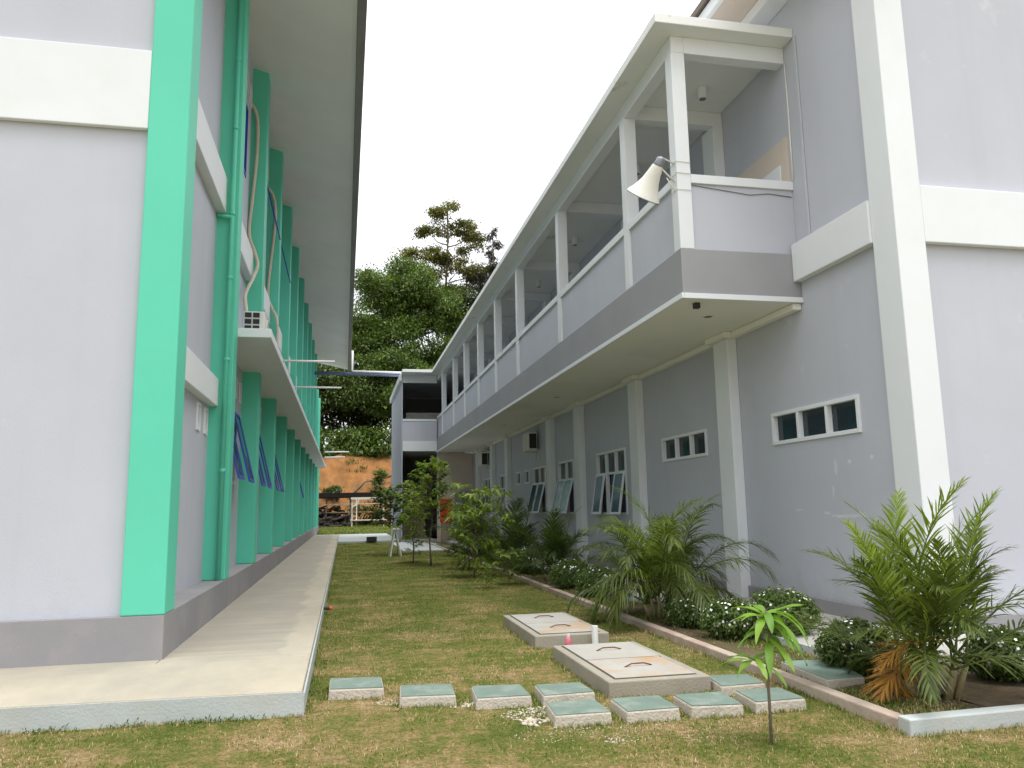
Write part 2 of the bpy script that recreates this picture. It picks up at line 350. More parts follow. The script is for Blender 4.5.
def npmesh(name, V, F, m, parent=None, origin=None, smooth=False):
    """V (n,3), F (k,4) or (k,3) arrays"""
    V = np.asarray(V, np.float32)
    off = np.array(root_loc(parent)) if parent is not None else (np.array(origin) if origin is not None else np.zeros(3))
    V = V - off.astype(np.float32)
    me = bpy.data.meshes.new(name); F = np.asarray(F, np.int32); k = F.shape[1]
    me.vertices.add(len(V)); me.vertices.foreach_set('co', V.ravel())
    me.loops.add(F.size); me.loops.foreach_set('vertex_index', F.ravel())
    me.polygons.add(len(F)); me.polygons.foreach_set('loop_start', np.arange(0, F.size, k, dtype=np.int32))
    me.polygons.foreach_set('loop_total', np.full(len(F), k, np.int32))
    if smooth: me.polygons.foreach_set('use_smooth', np.ones(len(F), bool))
    me.materials.append(m); me.update(calc_edges=True); me.validate()
    o = bpy.data.objects.new(name, me); COL.objects.link(o)
    if parent is not None: o.parent = parent
    elif origin is not None: o.location = origin
    return o
def thing(name, label, cat, loc=(0, 0, 0), group=None):
    o = bpy.data.objects.new(name, None); COL.objects.link(o); o.location = loc; o.empty_display_size = 0.2
    o['label'] = label; o['category'] = cat
    if group: o['group'] = group
    return o
def tag(o, label, cat, group=None, kind=None):
    o['label'] = label; o['category'] = cat
    if group: o['group'] = group
    if kind: o['kind'] = kind
    return o
def struct(o): o['kind'] = 'structure'; return o

def wall_x(mb, c, y0, y1, z0, z1, holes, depth):
    """sheet at x=c with rectangular holes (ya,yb,za,zb); reveals run to x=c+depth"""
    ys = sorted({y0, y1, *[h[0] for h in holes], *[h[1] for h in holes]})
    zs = sorted({z0, z1, *[h[2] for h in holes], *[h[3] for h in holes]})
    for i in range(len(ys) - 1):
        for j in range(len(zs) - 1):
            ym = (ys[i] + ys[i + 1]) / 2; zm = (zs[j] + zs[j + 1]) / 2
            if any(h[0] < ym < h[1] and h[2] < zm < h[3] for h in holes): continue
            mb.quad((c, ys[i], zs[j]), (c, ys[i + 1], zs[j]), (c, ys[i + 1], zs[j + 1]), (c, ys[i], zs[j + 1]))
    d = c + depth
    for a, b, e, f in holes:
        mb.quad((c, a, e), (c, b, e), (d, b, e), (d, a, e)); mb.quad((c, a, f), (d, a, f), (d, b, f), (c, b, f))
        mb.quad((c, a, e), (d, a, e), (d, a, f), (c, a, f)); mb.quad((c, b, e), (c, b, f), (d, b, f), (d, b, e))

def frame_x(mb, x0, x1, y0, y1, z0, z1, t, ny=1, nz=1, zsplit=None):
    """rectangular frame with mullions, all members butted"""
    mb.box(x0, x1, y0, y1, z0, z0 + t); mb.box(x0, x1, y0, y1, z1 - t, z1)
    mb.box(x0, x1, y0, y0 + t, z0 + t, z1 - t); mb.box(x0, x1, y1 - t, y1, z0 + t, z1 - t)
    e = 0.004
    for k in range(1, ny):
        y = y0 + (y1 - y0) * k / ny; mb.box(x0 + e, x1 - e, y - t / 2, y + t / 2, z0 + t, z1 - t)
    if zsplit: mb.box(x0 + 2 * e, x1 - 2 * e, y0 + t, y1 - t, zsplit - t / 2, zsplit + t / 2)

def sash_x(parent, c, s, y0, y1, ztop, length, ang, fm, gm, t=0.05, th=0.035):
    """top-hung sash at x=c opening outwards (s = sign of x outwards)"""
    d = Vector((s * math.sin(ang), 0, -math.cos(ang))); n = Vector((s * math.cos(ang), 0, math.sin(ang)))
    o = Vector((c, (y0 + y1) / 2, ztop)); hw = (y1 - y0) / 2; Y = Vector((0, 1, 0))
    f = MB()
    f.obox(o + d * (t / 2), n * th / 2, Y * hw, d * t / 2)
    f.obox(o + d * (length - t / 2), n * th / 2, Y * hw, d * t / 2)
    for q in (-1, 1):
        f.obox(o + d * (length / 2) + Y * q * (hw - t / 2), n * th / 2, Y * t / 2, d * (length / 2 - t))
    so_ = f.build('sash', fm, parent)
    g = MB(); g.obox(o + d * (length / 2), n * 0.004, Y * (hw - t * .9), d * (length / 2 - t * .9))
    g.build('pane', gm, so_)
    return so_

# ------------------------------------------------------------------ ground and paving
rng = np.random.default_rng(7)
def ground_z(x, y): return 0.0 if y < 54 else min(0.28, (y - 54) * 0.03)
gm = MB()
xs = [-400, -120, -40, -8, -0.3, 1, 2.5, 3.8, 8, 40, 120, 400]; ys = [-400, -60, -10, 0, 10, 25, 40, 54, 58, 63, 69, 120, 400]
gv = [(x, y, ground_z(x, y)) for y in ys for x in xs]
gf = [(j * len(xs) + i, j * len(xs) + i + 1, (j + 1) * len(xs) + i + 1, (j + 1) * len(xs) + i) for j in range(len(ys) - 1) for i in range(len(xs) - 1)]
gm.add(gv, gf); struct(gm.build('ground', LAWN))

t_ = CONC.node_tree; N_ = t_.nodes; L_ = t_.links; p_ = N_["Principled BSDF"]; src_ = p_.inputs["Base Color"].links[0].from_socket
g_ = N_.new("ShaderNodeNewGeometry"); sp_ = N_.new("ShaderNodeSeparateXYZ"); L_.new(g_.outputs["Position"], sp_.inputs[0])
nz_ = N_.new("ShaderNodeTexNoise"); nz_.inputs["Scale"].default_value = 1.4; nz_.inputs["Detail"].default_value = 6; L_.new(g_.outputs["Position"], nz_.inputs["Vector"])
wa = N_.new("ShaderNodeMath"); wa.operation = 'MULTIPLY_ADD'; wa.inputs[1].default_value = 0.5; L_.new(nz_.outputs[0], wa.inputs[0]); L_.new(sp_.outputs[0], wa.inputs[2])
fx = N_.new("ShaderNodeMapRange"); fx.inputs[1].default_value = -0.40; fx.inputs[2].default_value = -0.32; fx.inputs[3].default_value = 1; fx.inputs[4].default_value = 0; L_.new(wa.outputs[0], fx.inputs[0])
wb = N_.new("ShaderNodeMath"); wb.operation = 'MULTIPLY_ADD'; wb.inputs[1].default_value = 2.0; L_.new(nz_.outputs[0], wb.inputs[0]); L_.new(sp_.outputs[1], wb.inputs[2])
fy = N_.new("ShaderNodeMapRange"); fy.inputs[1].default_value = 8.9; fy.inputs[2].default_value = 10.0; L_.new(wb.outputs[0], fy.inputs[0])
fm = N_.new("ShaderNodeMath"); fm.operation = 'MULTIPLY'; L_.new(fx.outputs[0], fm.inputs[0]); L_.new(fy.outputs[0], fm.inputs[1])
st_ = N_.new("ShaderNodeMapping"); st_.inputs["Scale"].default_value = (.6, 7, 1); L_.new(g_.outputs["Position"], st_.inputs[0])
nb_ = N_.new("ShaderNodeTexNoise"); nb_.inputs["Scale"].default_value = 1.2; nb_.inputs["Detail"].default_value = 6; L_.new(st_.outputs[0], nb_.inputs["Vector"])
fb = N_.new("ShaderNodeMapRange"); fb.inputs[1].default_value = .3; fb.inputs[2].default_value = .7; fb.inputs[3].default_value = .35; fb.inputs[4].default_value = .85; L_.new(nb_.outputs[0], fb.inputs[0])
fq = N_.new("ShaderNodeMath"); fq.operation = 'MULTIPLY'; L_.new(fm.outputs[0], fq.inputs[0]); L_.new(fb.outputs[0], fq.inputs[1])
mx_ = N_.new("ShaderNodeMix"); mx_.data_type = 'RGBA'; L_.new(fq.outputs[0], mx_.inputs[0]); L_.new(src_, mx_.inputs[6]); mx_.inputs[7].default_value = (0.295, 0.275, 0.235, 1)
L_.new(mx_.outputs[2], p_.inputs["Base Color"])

# left walkway: L of concrete round the end of the left building (joints cut between the bays)
HW = 0.194
wk = MB()
ycuts = [8.40, 11.6, 15.2, 19.4, 23.6, 27.8, 32, 36.2, 40.4, 44.6, 49.5]
wk.prism([(-0.305, 6.812), (-0.305, 8.394), (-1.74, 8.394), (-1.74, 8.9), (-14, 8.9), (-14, 7.352)], 0.02, HW)
for a, b in zip(ycuts[:-1], ycuts[1:]):
    wk.box(-1.735, -0.305, a + 0.009, b - 0.009, 0.02, HW - 0.0)
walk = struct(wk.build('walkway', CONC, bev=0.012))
ed = MB()
ed.prism([(-0.288, 6.795), (-14, 7.335), (-14, 7.347), (-0.288, 6.807)], -0.05, HW - 0.012)
ed.box(-0.302, -0.286, 6.81, 49.5, -0.05, HW - 0.035)
struct(ed.build('walkway_edge', PALEC))
fp = MB(); fp.box(-0.28, 2.75, 41.0, 53.5, -0.05, 0.10); fp.box(-1.78, -0.285, 49.6, 53.5, -0.05, 0.101)
struct(fp.build('far_path', PALEC, bev=0.01))
sp = MB(); sp.box(2.25, 4.5, 31.2, 39.5, -0.05, 0.05); struct(sp.build('paving', PALEC, bev=0.01))

yd = MB(); yd.box(-60, 60, -60, -4.5, -0.1, 0.06); struct(yd.build('bounce_slab', CONC))  # unseen pale concrete sheet added behind the camera to bounce light upwards

# planting bed on the right: kerb, soil, concrete apron along the wall
kb = MB()
kb.box(3.84, 3.955, 5.19, 39, -0.1, 0.088)
struct(kb.build('kerb', KERB, bev=0.012))
kf = MB(); kf.prism([(3.83, 5.05), (12, 5.3), (12, 5.43), (3.83, 5.18)], -0.1, 0.112)
struct(kf.build('kerb', PALEC, bev=0.01))
sv = []; sf = []
nx, ny = 9, 130
for j in range(ny):
    for i in range(nx):
        x = 3.95 + (4.76 - 3.95) * i / (nx - 1); y = 5.12 + (39 - 5.12) * j / (ny - 1)
        sv.append((x, y, 0.05 + 0.03 * math.sin(x * 9 + y * 3.1) * math.sin(y * 2.3) + rng.uniform(-.012, .012)))
for j in range(ny - 1):
    for i in range(nx - 1): sf.append((j * nx + i, j * nx + i + 1, (j + 1) * nx + i + 1, (j + 1) * nx + i))
b_ = MB(); b_.add(sv, sf)
b_.quad((4.755, 5.2, 0.055), (12, 5.42, 0.055), (12, 7.0, 0.055), (4.755, 7.0, 0.055))
struct(b_.build('planting_bed', SOIL, smooth=True))
ap = MB()
for a, b in zip([6.9, 9.4, 11.9, 15, 18.2, 21.4, 24.6, 27.8, 31, 34.2, 37.4], [9.39, 11.89, 14.99, 18.19, 21.39, 24.59, 27.79, 30.99, 34.19, 37.39, 39.8]):
    ap.box(4.76, 6.45, a, b, -0.1, 0.13)
ap.box(6.46, 14, 6.75, 7.9, -0.1, 0.131)
struct(ap.build('apron', APR, bev=0.01))
ae = MB(); ae.box(4.72, 4.758, 6.9, 39.8, -0.1, 0.138); struct(ae.build('apron_edge', PALEC, bev=0.006))

# ------------------------------------------------------------------ left building
FIN = [8.577, 12.65, 16.45, 20.3, 24.2, 28.1, 32.0, 36.0, 40.0, 44.0, 48.0]
YE = 50.2; YX = 57.5      # the last two bays stand lower, beyond the end of the high roof
lb = thing('school_building', 'grey two storey building with teal fins and blue window sashes beside the concrete walkway', 'building', (-8, 30, 0))
PX = -1.715; RX = -2.04
m_ = MB(); m_.box(-13.9, PX - 0.003, 8.58, YE, -0.1, 0.62); m_.box(-13.9, PX - 0.003, YE + 0.002, YX, -0.1, 0.62); m_.build('plinth', GREY, lb, bev=0.008)
holes = []
for k in range(1, 10):
    a = FIN[k] + 0.42
    holes.append((a + 0.45, a + 2.75, 2.13, 3.47))
    holes.append((a + 0.45, a + 2.75, 8.25, 9.70))
for k in range(0, 10):
    b = FIN[k + 1]
    for q in (0.15, 0.75):
        holes.append((b - q - 0.26, b - q, 2.76 if k == 0 else 3.73, 3.15 if k == 0 else 4.13))
        if k < 4: holes.append((b - q - 0.26, b - q, 9.99, 10.4))
wm = MB(); wall_x(wm, RX, 8.75, YE, 0.62, 11.2, holes, -0.12)
wm.quad((-13.9, YE, .6), (RX, YE, .6), (RX, YE, 11.2), (-13.9, YE, 11.2))
wm.quad((RX, YE, .62), (RX, YX, .62), (RX, YX, 9.4), (RX, YE, 9.4)); wm.quad((-13.9, YX, .62), (RX, YX, .62), (RX, YX, 9.4), (-13.9, YX, 9.4)); wm.quad((-13.9, YE, 9.4), (RX, YE, 9.4), (RX, YX, 9.4), (-13.9, YX, 9.4))
wm.build('wall', LAV, lb)
ew = MB(); ew.box(-13.9, -2.13, 8.66, 8.78, 0.62, 12.0)
ew.build('end_wall', LAV, lb)
it = MB(); it.box(-13.8, RX - 0.2, 8.79, YE - 0.02, 0.3, 11.15); it.build('light_blocker', DARK, lb)  # solid dark block added inside the walls to stop light leaking through
bm_ = MB(); bm_.box(-13.95, -2.125, 8.585, 8.655, 5.70, 6.61); bm_.build('beam', WHITE, lb, bev=0.01)
for k, y in enumerate(FIN + [52.0, 56.0]):
    c = MB(); c.box(-2.124, PX, y, y + (0.47 if k == 0 else 0.42), 0.622, 11.1 if y < 50 else 9.4)
    c.build('column', TEAL, lb, bev=0.012)
for k in range(10):
    a = FIN[k] + 0.425; b = FIN[k + 1] - 0.003
    if k == 0: a += 0.05
    u = MB(); u.box(RX - 0.02, -1.90, a, b, 6.30, 6.87); u.build('beam', WHITE, lb, bev=0.008)
    if k == 0:
        u = MB(); u.box(RX - 0.02, -1.91, a, b, 3.21, 3.63); u.build('beam', WHITE, lb, bev=0.008)
# canopy shelf over the ground-floor windows
cy = MB(); cy.box(RX - 0.05, -1.20, 13.075, 53.5, 4.40, 4.55); cy.build('canopy', WHITE, lb, bev=0.01)
# roof: sloping eave board, gutter, roof sheet
slope = 0.235
rx0, rz0 = 0.10, 10.50
zr = lambda x: rz0 + (rx0 - x) * slope
e = MB(); e.extr([(rx0, 7.4, rz0), (-8, 7.4, zr(-8)), (-8, 7.4, zr(-8) + 0.05), (rx0, 7.4, rz0 + 0.05)], (0, 43.4, 0)); e.build('soffit', EAVE, lb)
e = MB(); e.extr([(0.16, 7.35, rz0 + 0.07), (-8, 7.35, zr(-8) + 0.07), (-8, 7.35, zr(-8) + 0.17), (0.16, 7.35, rz0 + 0.17)], (0, 43.5, 0))
e.extr([(-16.2, 7.35, rz0 + 0.07), (-8, 7.35, zr(-8) + 0.07), (-8, 7.35, zr(-8) + 0.17), (-16.2, 7.35, rz0 + 0.17)], (0, 43.5, 0)); e.build('roof', ROOF, lb)
e = MB(); e.box(0.10, 0.27, 7.38, 50.85, 10.42, 10.56); e.build('gutter', GUTTER, lb, bev=0.02)
# windows with blue sashes
def left_window(a, z0, z1, open_):
    y0, y1 = a + 0.45, a + 2.75
    f = MB(); frame_x(f, RX - 0.09, RX + 0.015, y0, y1, z0, z1, 0.06, 3); wf = f.build('window', BLUE if z0 > 5 else WHITE, lb)
    g = MB(); g.box(RX - 0.07, RX - 0.06, y0 + .06, y1 - .06, z0 + .06, z1 - .06); g.build('pane', GLASS, wf)
    wd = (y1 - y0) / 3
    for q in open_:
        sash_x(wf, RX + 0.04, 1, y0 + wd * q + 0.03, y0 + wd * (q + 1) - 0.03, z1 - 0.03, z1 - z0 - 0.02, math.radians(14), BLUE, TGLASS, 0.055, 0.035)
for k in range(1, 10):
    a = FIN[k] + 0.42
    left_window(a, 2.13, 3.47, {1: (0, 2), 2: (0, 2), 3: (0, 2), 6: (2,)}.get(k, ()))
    left_window(a, 8.25, 9.70, {2: (2,), 3: (2,)}.get(k, ()))
for h in holes:
    if h[3] - h[2] < 0.6:
        f = MB(); frame_x(f, RX - 0.06, RX + 0.02, h[0], h[1], h[2], h[3], 0.045); v_ = f.build('vent', WHITE, lb)
        g = MB(); g.box(RX - 0.05, RX - 0.04, h[0] + .045, h[1] - .045, h[2] + .045, h[3] - .045); g.build('pane', GLASS, v_)
# teal rainwater pipe in front of the second fin
py = 12.58; px = -1.80
e = MB(); e.tube([(px, py, 0.63), (px, py, 11.0)], 0.036, 12); dp = e.build('drainpipe', TEAL, lb, smooth=True)
for z in (2.2, 3.9, 5.2, 6.25, 7.7, 8.9, 10.1):
    e = MB(); e.tube([(px, py, z), (px, py, z + 0.06)], 0.043, 12); e.build('pipe_socket', TEAL, dp, smooth=True)
e = MB(); e.tube([(px, py - 0.02, 6.22), (-2.03, py - 0.02, 6.24)], 0.028, 8); e.build('pipe_branch', TEAL, dp, smooth=True)
# thin drain spouts sticking out
for (y, z, x0, x1) in [(15.65, 4.50, -1.21, -0.22), (19.3, 4.54, -1.21, -0.1), (53.3, 5.45, -1.3, 0.25), (53.3, 5.1, -1.3, 0.0)]:
    e = MB(); e.tube([(x0, y, z), (x1, y, z)], 0.022 if y < 40 else 0.045, 8); e.build('spout', PVC, lb, smooth=True)

# air conditioner on the canopy with its conduits
def condenser(name, label, x0, x1, y0, y1, z0, z1, face, group):
    t = thing(name, label, 'air conditioner', ((x0 + x1) / 2, (y0 + y1) / 2, z0), group)
    b = MB(); b.box(x0, x1, y0, y1, z0, z1); b.build('casing', ACW, t, bev=0.02)
    g = MB(); l_ = MB()
    if face == 'end':            # dark louvre cells on the narrow end looking at the camera
        for i in range(2):
            for j in range(4):
                xa = x0 + 0.03 + i * 0.135; za = z0 + 0.05 + j * 0.115
                g.box(xa, xa + 0.11, y0 - 0.012, y0 + 0.02, za, za + 0.085)
        g.build('grille', BLACK, t)
        k = MB()
        ring = [((x1 + 0.012), (y0 + y1) / 2 + 0.18 * math.cos(q), (z0 + z1) / 2 + 0.18 * math.sin(q)) for q in np.linspace(0, 2 * math.pi, 25)]
        k.tube(ring, 0.012, 6, False); k.build('fan_guard', ACW, t)
    else:
        for q in range(7):
            r_ = 0.06 + 0.025 * q
            ring = [(x0 - 0.01, (y0 + y1) / 2 - 0.08 + r_ * math.cos(a), (z0 + z1) / 2 + r_ * math.sin(a)) for a in np.linspace(0, 2 * math.pi, 25)]
            l_.tube(ring, 0.005, 5, False)
        l_.build('fan_guard', ACW, t)
        g.box(x0 + 0.05, x1 - 0.03, y0 - 0.012, y0 + 0.02, z0 + 0.06, z1 - 0.05); g.build('grille', BLACK, t)
        h = MB()
        for yy in (y0 + 0.12, y1 - 0.12):
            h.box(x0 + 0.02, 6.399, yy - 0.02, yy + 0.02, z0 - 0.035, z0 - 0.002); h.box(6.36, 6.399, yy - 0.02, yy + 0.02, z0 - 0.3, z0 - 0.036)
        h.build('bracket', WHITEW, t)
    return t
condenser('air_conditioner', 'white outdoor air conditioner unit with dark louvre cells standing on the white canopy', -1.76, -1.40, 14.0, 14.8, 4.553, 5.06, 'end', 'outdoor air conditioner units')
def hose(pts, label):
    P = [Vector(p) for p in pts]; out = []
    for i in range(len(P) - 1):
        p0, p1, p2, p3 = P[max(i - 1, 0)], P[i], P[i + 1], P[min(i + 2, len(P) - 1)]
        for k in range(8):
            t = k / 8
            out.append(0.5 * ((2 * p1) + (p2 - p0) * t + (2 * p0 - 5 * p1 + 4 * p2 - p3) * t * t + (3 * p1 - p0 - 3 * p2 + p3) * t ** 3))
    out.append(P[-1])
    m = MB(); m.tube(out, 0.035, 8); tag(m.build('conduit', HOSE, None, smooth=True, origin=P[-1]), label, 'conduit', 'beige air conditioner conduits')
hose([(-2.05, 16.30, 10.12), (-1.96, 16.36, 10.0), (-1.90, 16.36, 9.7), (-1.90, 16.37, 9.0), (-1.96, 16.38, 8.0), (-2.0, 16.38, 7.3), (-1.88, 16.35, 6.9), (-1.80, 16.30, 6.6), (-1.84, 15.9, 6.2), (-1.88, 15.2, 5.7), (-1.80, 14.6, 5.3), (-1.74, 14.5, 5.02)], 'long beige conduit rising from the canopy air conditioner to the eave')
hose([(-2.05, 20.15, 9.85), (-1.92, 20.22, 9.7), (-1.84, 20.23, 9.3), (-1.86, 20.23, 8.6), (-1.94, 20.23, 7.6), (-1.96, 20.23, 7.0), (-1.86, 20.2, 6.7), (-1.70, 19.9, 6.3), (-1.66, 19.6, 5.5), (-1.75, 19.4, 4.7)], 'shorter beige conduit on the fin behind the canopy air conditioner')

# ------------------------------------------------------------------ right building
rb = thing('classroom_building', 'grey two storey building with white columns and an open upper corridor', 'building', (8, 24, 0))
WX = 6.40; Y0 = 7.865
COLY = [9.914, 11.93, 16.24, 20.58, 23.8, 27.1, 30.4, 33.67, 37.7]
PIL = [11.93, 16.22, 20.62, 23.75, 30.4, 33.7, 37.6]
lowwin = [(8.84, 10.95, 2.47, 2.955), (13.21, 15.27, 2.47, 2.955)]
tall = [(17.47, 19.63), (21.75, 23.4), (25.0, 26.75), (31.1, 32.8), (34.9, 36.6)]
small = [(27.35, 28.05), (28.75, 29.45)]
holesR = list(lowwin) + [(a, b, 1.40, 2.95) for a, b in tall] + [(a, b, 2.45, 2.93) for a, b in small]
up = [(13.0, 15.4), (17.3, 19.7), (21.4, 23.2), (24.8, 26.6), (28.2, 29.9), (31.4, 33.2), (34.8, 37)]
holesR += [(a, b, 6.0, 7.3) for a, b in up]
wm = MB(); wall_x(wm, WX, Y0 + .1, 48.8, 0.0, 9.5, holesR, 0.12); wm.build('wall', LAV, rb)
ew = MB(); ew.box(6.42, 22, Y0, Y0 + 0.1, 0.0, 10.5); ew.build('end_wall', LAV, rb)
it = MB(); it.box(WX + 0.22, 21.9, Y0 + 0.11, 48.7, -0.05, 9.4); it.build('light_blocker', DARK, rb)  # same added dark filler, keeps light out behind the window openings
pl = MB(); pl.box(6.335, WX - 0.002, 8.20, 11.925, 0.0, 0.31)
ys_ = PIL + [39.8]
for i in range(len(PIL)): pl.box(6.35, WX - 0.002, ys_[i] + 0.505, ys_[i + 1] - 0.003, 0.0, 0.30)
pl.box(6.75, 22, Y0 - 0.06, Y0 - 0.002, 0.0, 0.32)
pl.build('plinth', GREY, rb, bev=0.006)
# corner column and the white bands
c = MB(); c.box(6.30, 6.688, 7.765, 8.19, 0.0, 10.6); c.build('column', WHITE, rb, bev=0.01)
c = MB(); c.box(6.69, 22, 7.77, 7.862, 4.63, 5.34); c.build('beam', WHITE, rb, bev=0.01)
c = MB(); c.box(6.27, WX - 0.002, 8.193, 9.908, 4.735, 5.285); c.build('beam', WHITE, rb, bev=0.01)
for y in PIL:
    c = MB(); c.box(6.22, WX - 0.002, y, y + 0.5, 0.0, 4.34); c.build('pilaster', WHITE, rb, bev=0.01)
c = MB(); c.box(6.26, WX - 0.004, 9.95, 39.85, 4.34, 4.435)
for y in PIL: c.box(6.12, 6.257, y - 0.1, y + 0.6, 4.345, 4.436)
c.build('cornice', CREAM, rb, bev=0.012)
# balcony
BX = 4.561
s = MB(); s.box(BX + 0.01, WX - 0.002, 9.925, 39.9, 4.44, 4.505); s.build('soffit', CREAM, rb)
s = MB(); s.box(BX, WX - 0.003, 9.914, 39.93, 4.51, 5.155); s.build('balcony_slab', FASC, rb, bev=0.008)
s = MB(); s.box(BX - 0.03, BX + 0.008, 9.885, 39.95, 4.43, 4.508); s.box(BX + 0.009, WX - 0.003, 9.885, 9.923, 4.43, 4.508); s.build('drip_edge', WHITE, rb, bev=0.006)
for i, y in enumerate(COLY):
    c = MB(); c.box(BX + 0.002, BX + 0.215, y + 0.002, y + 0.22, 5.157, 8.14); c.build('column', WHITE, rb, bev=0.008)
pp = COLY + [39.9]
for i in range(len(COLY)):
    a = pp[i] + 0.223; b = pp[i + 1] - 0.003
    q = MB(); q.box(BX + 0.05, BX + 0.17, a, b, 5.157, 6.14); q.build('parapet', LAV, rb)
    q = MB(); q.box(BX + 0.01, BX + 0.205, a, b, 6.142, 6.27); q.build('parapet_cap', WHITE, rb, bev=0.008)
q = MB(); q.box(BX + 0.218, WX - 0.003, 9.96, 10.08, 5.157, 6.14); q.build('parapet', LAV, rb)
q = MB(); q.box(BX + 0.218, WX - 0.003, 9.924, 10.12, 6.142, 6.275); q.build('parapet_cap', WHITE, rb, bev=0.008)
q = MB(); q.box(BX + 0.01, BX + 0.21, 9.92, 39.9, 8.142, 8.398); q.box(BX + 0.212, WX - 0.003, 9.922, 10.12, 8.144, 8.398)
for y in COLY[1:]: q.box(BX + 0.212, WX - 0.003, y + 0.01, y + 0.21, 8.146, 8.398)
q.build('beam', WHITE, rb, bev=0.008)
for y in COLY[1:]:
    c = MB(); c.box(6.20, WX - 0.002, y, y + 0.42, 5.157, 8.144); c.build('pilaster', WHITE, rb, bev=0.01)
# balcony roof slab
q = MB(); q.prism([(4.225, 9.64), (WX - 0.004, 9.64), (WX - 0.004, 48.8), (2.75, 48.8), (2.75, 39.1), (4.225, 39.1)], 8.40, 8.545); q.build('balcony_roof', WHITEM, rb, bev=0.01)
# main roof eave above
q = MB(); q.box(6.07, WX - 0.004, 8.3, 39.9, 9.02, 9.19); q.build('eave_beam', WHITE, rb, bev=0.01)
q = MB(); q.box(5.55, 6.41, 7.2, 39.9, 9.195, 9.23); q.build('soffit', BEIGE, rb)
q = MB(); q.box(5.46, 5.545, 7.2, 39.9, 9.17, 9.36); q.build('fascia', WHITE, rb, bev=0.01)
q = MB(); q.extr([(5.40, 7.15, 9.37), (13.5, 7.15, 12.6), (13.5, 7.15, 12.72), (5.40, 7.15, 9.47)], (0, 42, 0)); q.extr([(22.5, 7.15, 9.37), (13.5, 7.15, 12.6), (13.5, 7.15, 12.72), (22.5, 7.15, 9.49)], (0, 42, 0)); q.build('roof', ROOF, rb)
# windows
for a, b, z0, z1 in lowwin:
    f = MB(); frame_x(f, WX - 0.03, WX + 0.07, a, b, z0, z1, 0.055, 3); wf = f.build('window', WHITE, rb, bev=0.004)
    g = MB(); g.box(WX + 0.05, WX + 0.06, a + .05, b - .05, z0 + .05, z1 - .05); g.build('pane', GLASS, wf)
def tall_window(a, b, n, ang):
    z0, z1, zs = 1.40, 2.95, 2.40
    f = MB(); frame_x(f, WX - 0.03, WX + 0.07, a, b, z0, z1, 0.055, n, zsplit=zs); wf = f.build('window', WHITE, rb, bev=0.004)
    g = MB(); g.box(WX + 0.05, WX + 0.06, a + .05, b - .05, zs + .03, z1 - .05); g.build('pane', GLASS, wf)
    k = MB(); k.box(WX + 0.11, WX + 0.12, a + .05, b - .05, z0 + .05, zs - .03); k.build('curtain', CURT, wf)
    wd = (b - a) / n
    for i in range(n):
        if n == 3 and i == 1: continue
        sash_x(wf, WX - 0.045, -1, a + wd * i + .03, a + wd * (i + 1) - .03, zs, zs - z0, ang, WHITE, TGLASS, 0.05, 0.04)
for i, (a, b) in enumerate(tall):
    tall_window(a, b, 3 if i == 0 else 2, math.radians([9, 14, 14, 12, 10][i]))
for a, b in small:
    f = MB(); frame_x(f, WX - 0.03, WX + 0.07, a, b, 2.45, 2.93, 0.055); wf = f.build('window', WHITE, rb)
    g = MB(); g.box(WX + 0.05, WX + 0.06, a + .05, b - .05, 2.50, 2.88); g.build('pane', GLASS, wf)
for a, b in up:
    f = MB(); frame_x(f, WX - 0.02, WX + 0.07, a, b, 6.0, 7.3, 0.055, 3); wf = f.build('window', WHITE, rb)
    g = MB(); g.box(WX + 0.05, WX + 0.06, a + .05, b - .05, 6.05, 7.25); g.build('pane', GLASS, wf)
# beige door board on the upper corridor wall near the open end
q = MB(); q.box(6.355, WX - 0.002, 9.98, 11.75, 5.16, 7.0); dr = q.build('door', BEIGE, rb)
q = MB(); q.box(6.335, 6.353, 10.15, 10.95, 5.16, 6.62); q.build('door_leaf', WHITE, dr)
# pale filler and lime smears left on the wall below and beside the first low window
rp_ = random.Random(12)
for (y, z, a, b) in [(9.35, 1.42, .34, .035), (9.0, 1.44, .12, .05), (9.72, 1.46, .10, .025), (9.45, 2.06, .05, .14), (9.15, 2.12, .05, .04), (9.55, 1.75, .03, .12), (9.0, 3.62, .02, .02), (8.7, 2.15, .05, .03), (10.4, 1.5, .12, .02)]:
    pts = []
    for k in range(18):
        q = 2 * math.pi * k / 18; f = rp_.uniform(.45, 1.1)
        pts.append((6.3985, y + a * f * math.cos(q), z + b * f * math.sin(q)))
    m = MB(); m.add(pts, [tuple(range(18))]); m.build('filler_patch', FILL, rb)
# spout of the ground-floor wall
e = MB(); e.tube([(6.21, 34.0, 4.02), (5.1, 34.0, 4.02)], 0.035, 8); e.build('spout', PVC, rb, smooth=True)
# cable down the wall by the balcony end, and thin ridge beside it
e = MB(); e.tube([(6.385, 9.90, 8.13), (6.388, 9.895, 7.4), (6.382, 9.893, 6.9), (6.386, 9.9, 6.28)], 0.012, 6)
e.build('cable', PVC, rb, smooth=True)
e = MB(); e.tube([(4.8, 9.95, 6.12), (5.2, 9.95, 6.08), (5.7, 9.95, 6.03), (6.0, 9.95, 6.07), (6.37, 9.95, 6.04)], 0.006, 6); e.build('cable', GUTTER, rb, smooth=True)
e = MB(); e.box(6.375, WX - 0.002, 9.58, 9.64, 5.29, 8.39); e.build('wall_ridge', LAV, rb, bev=0.01)
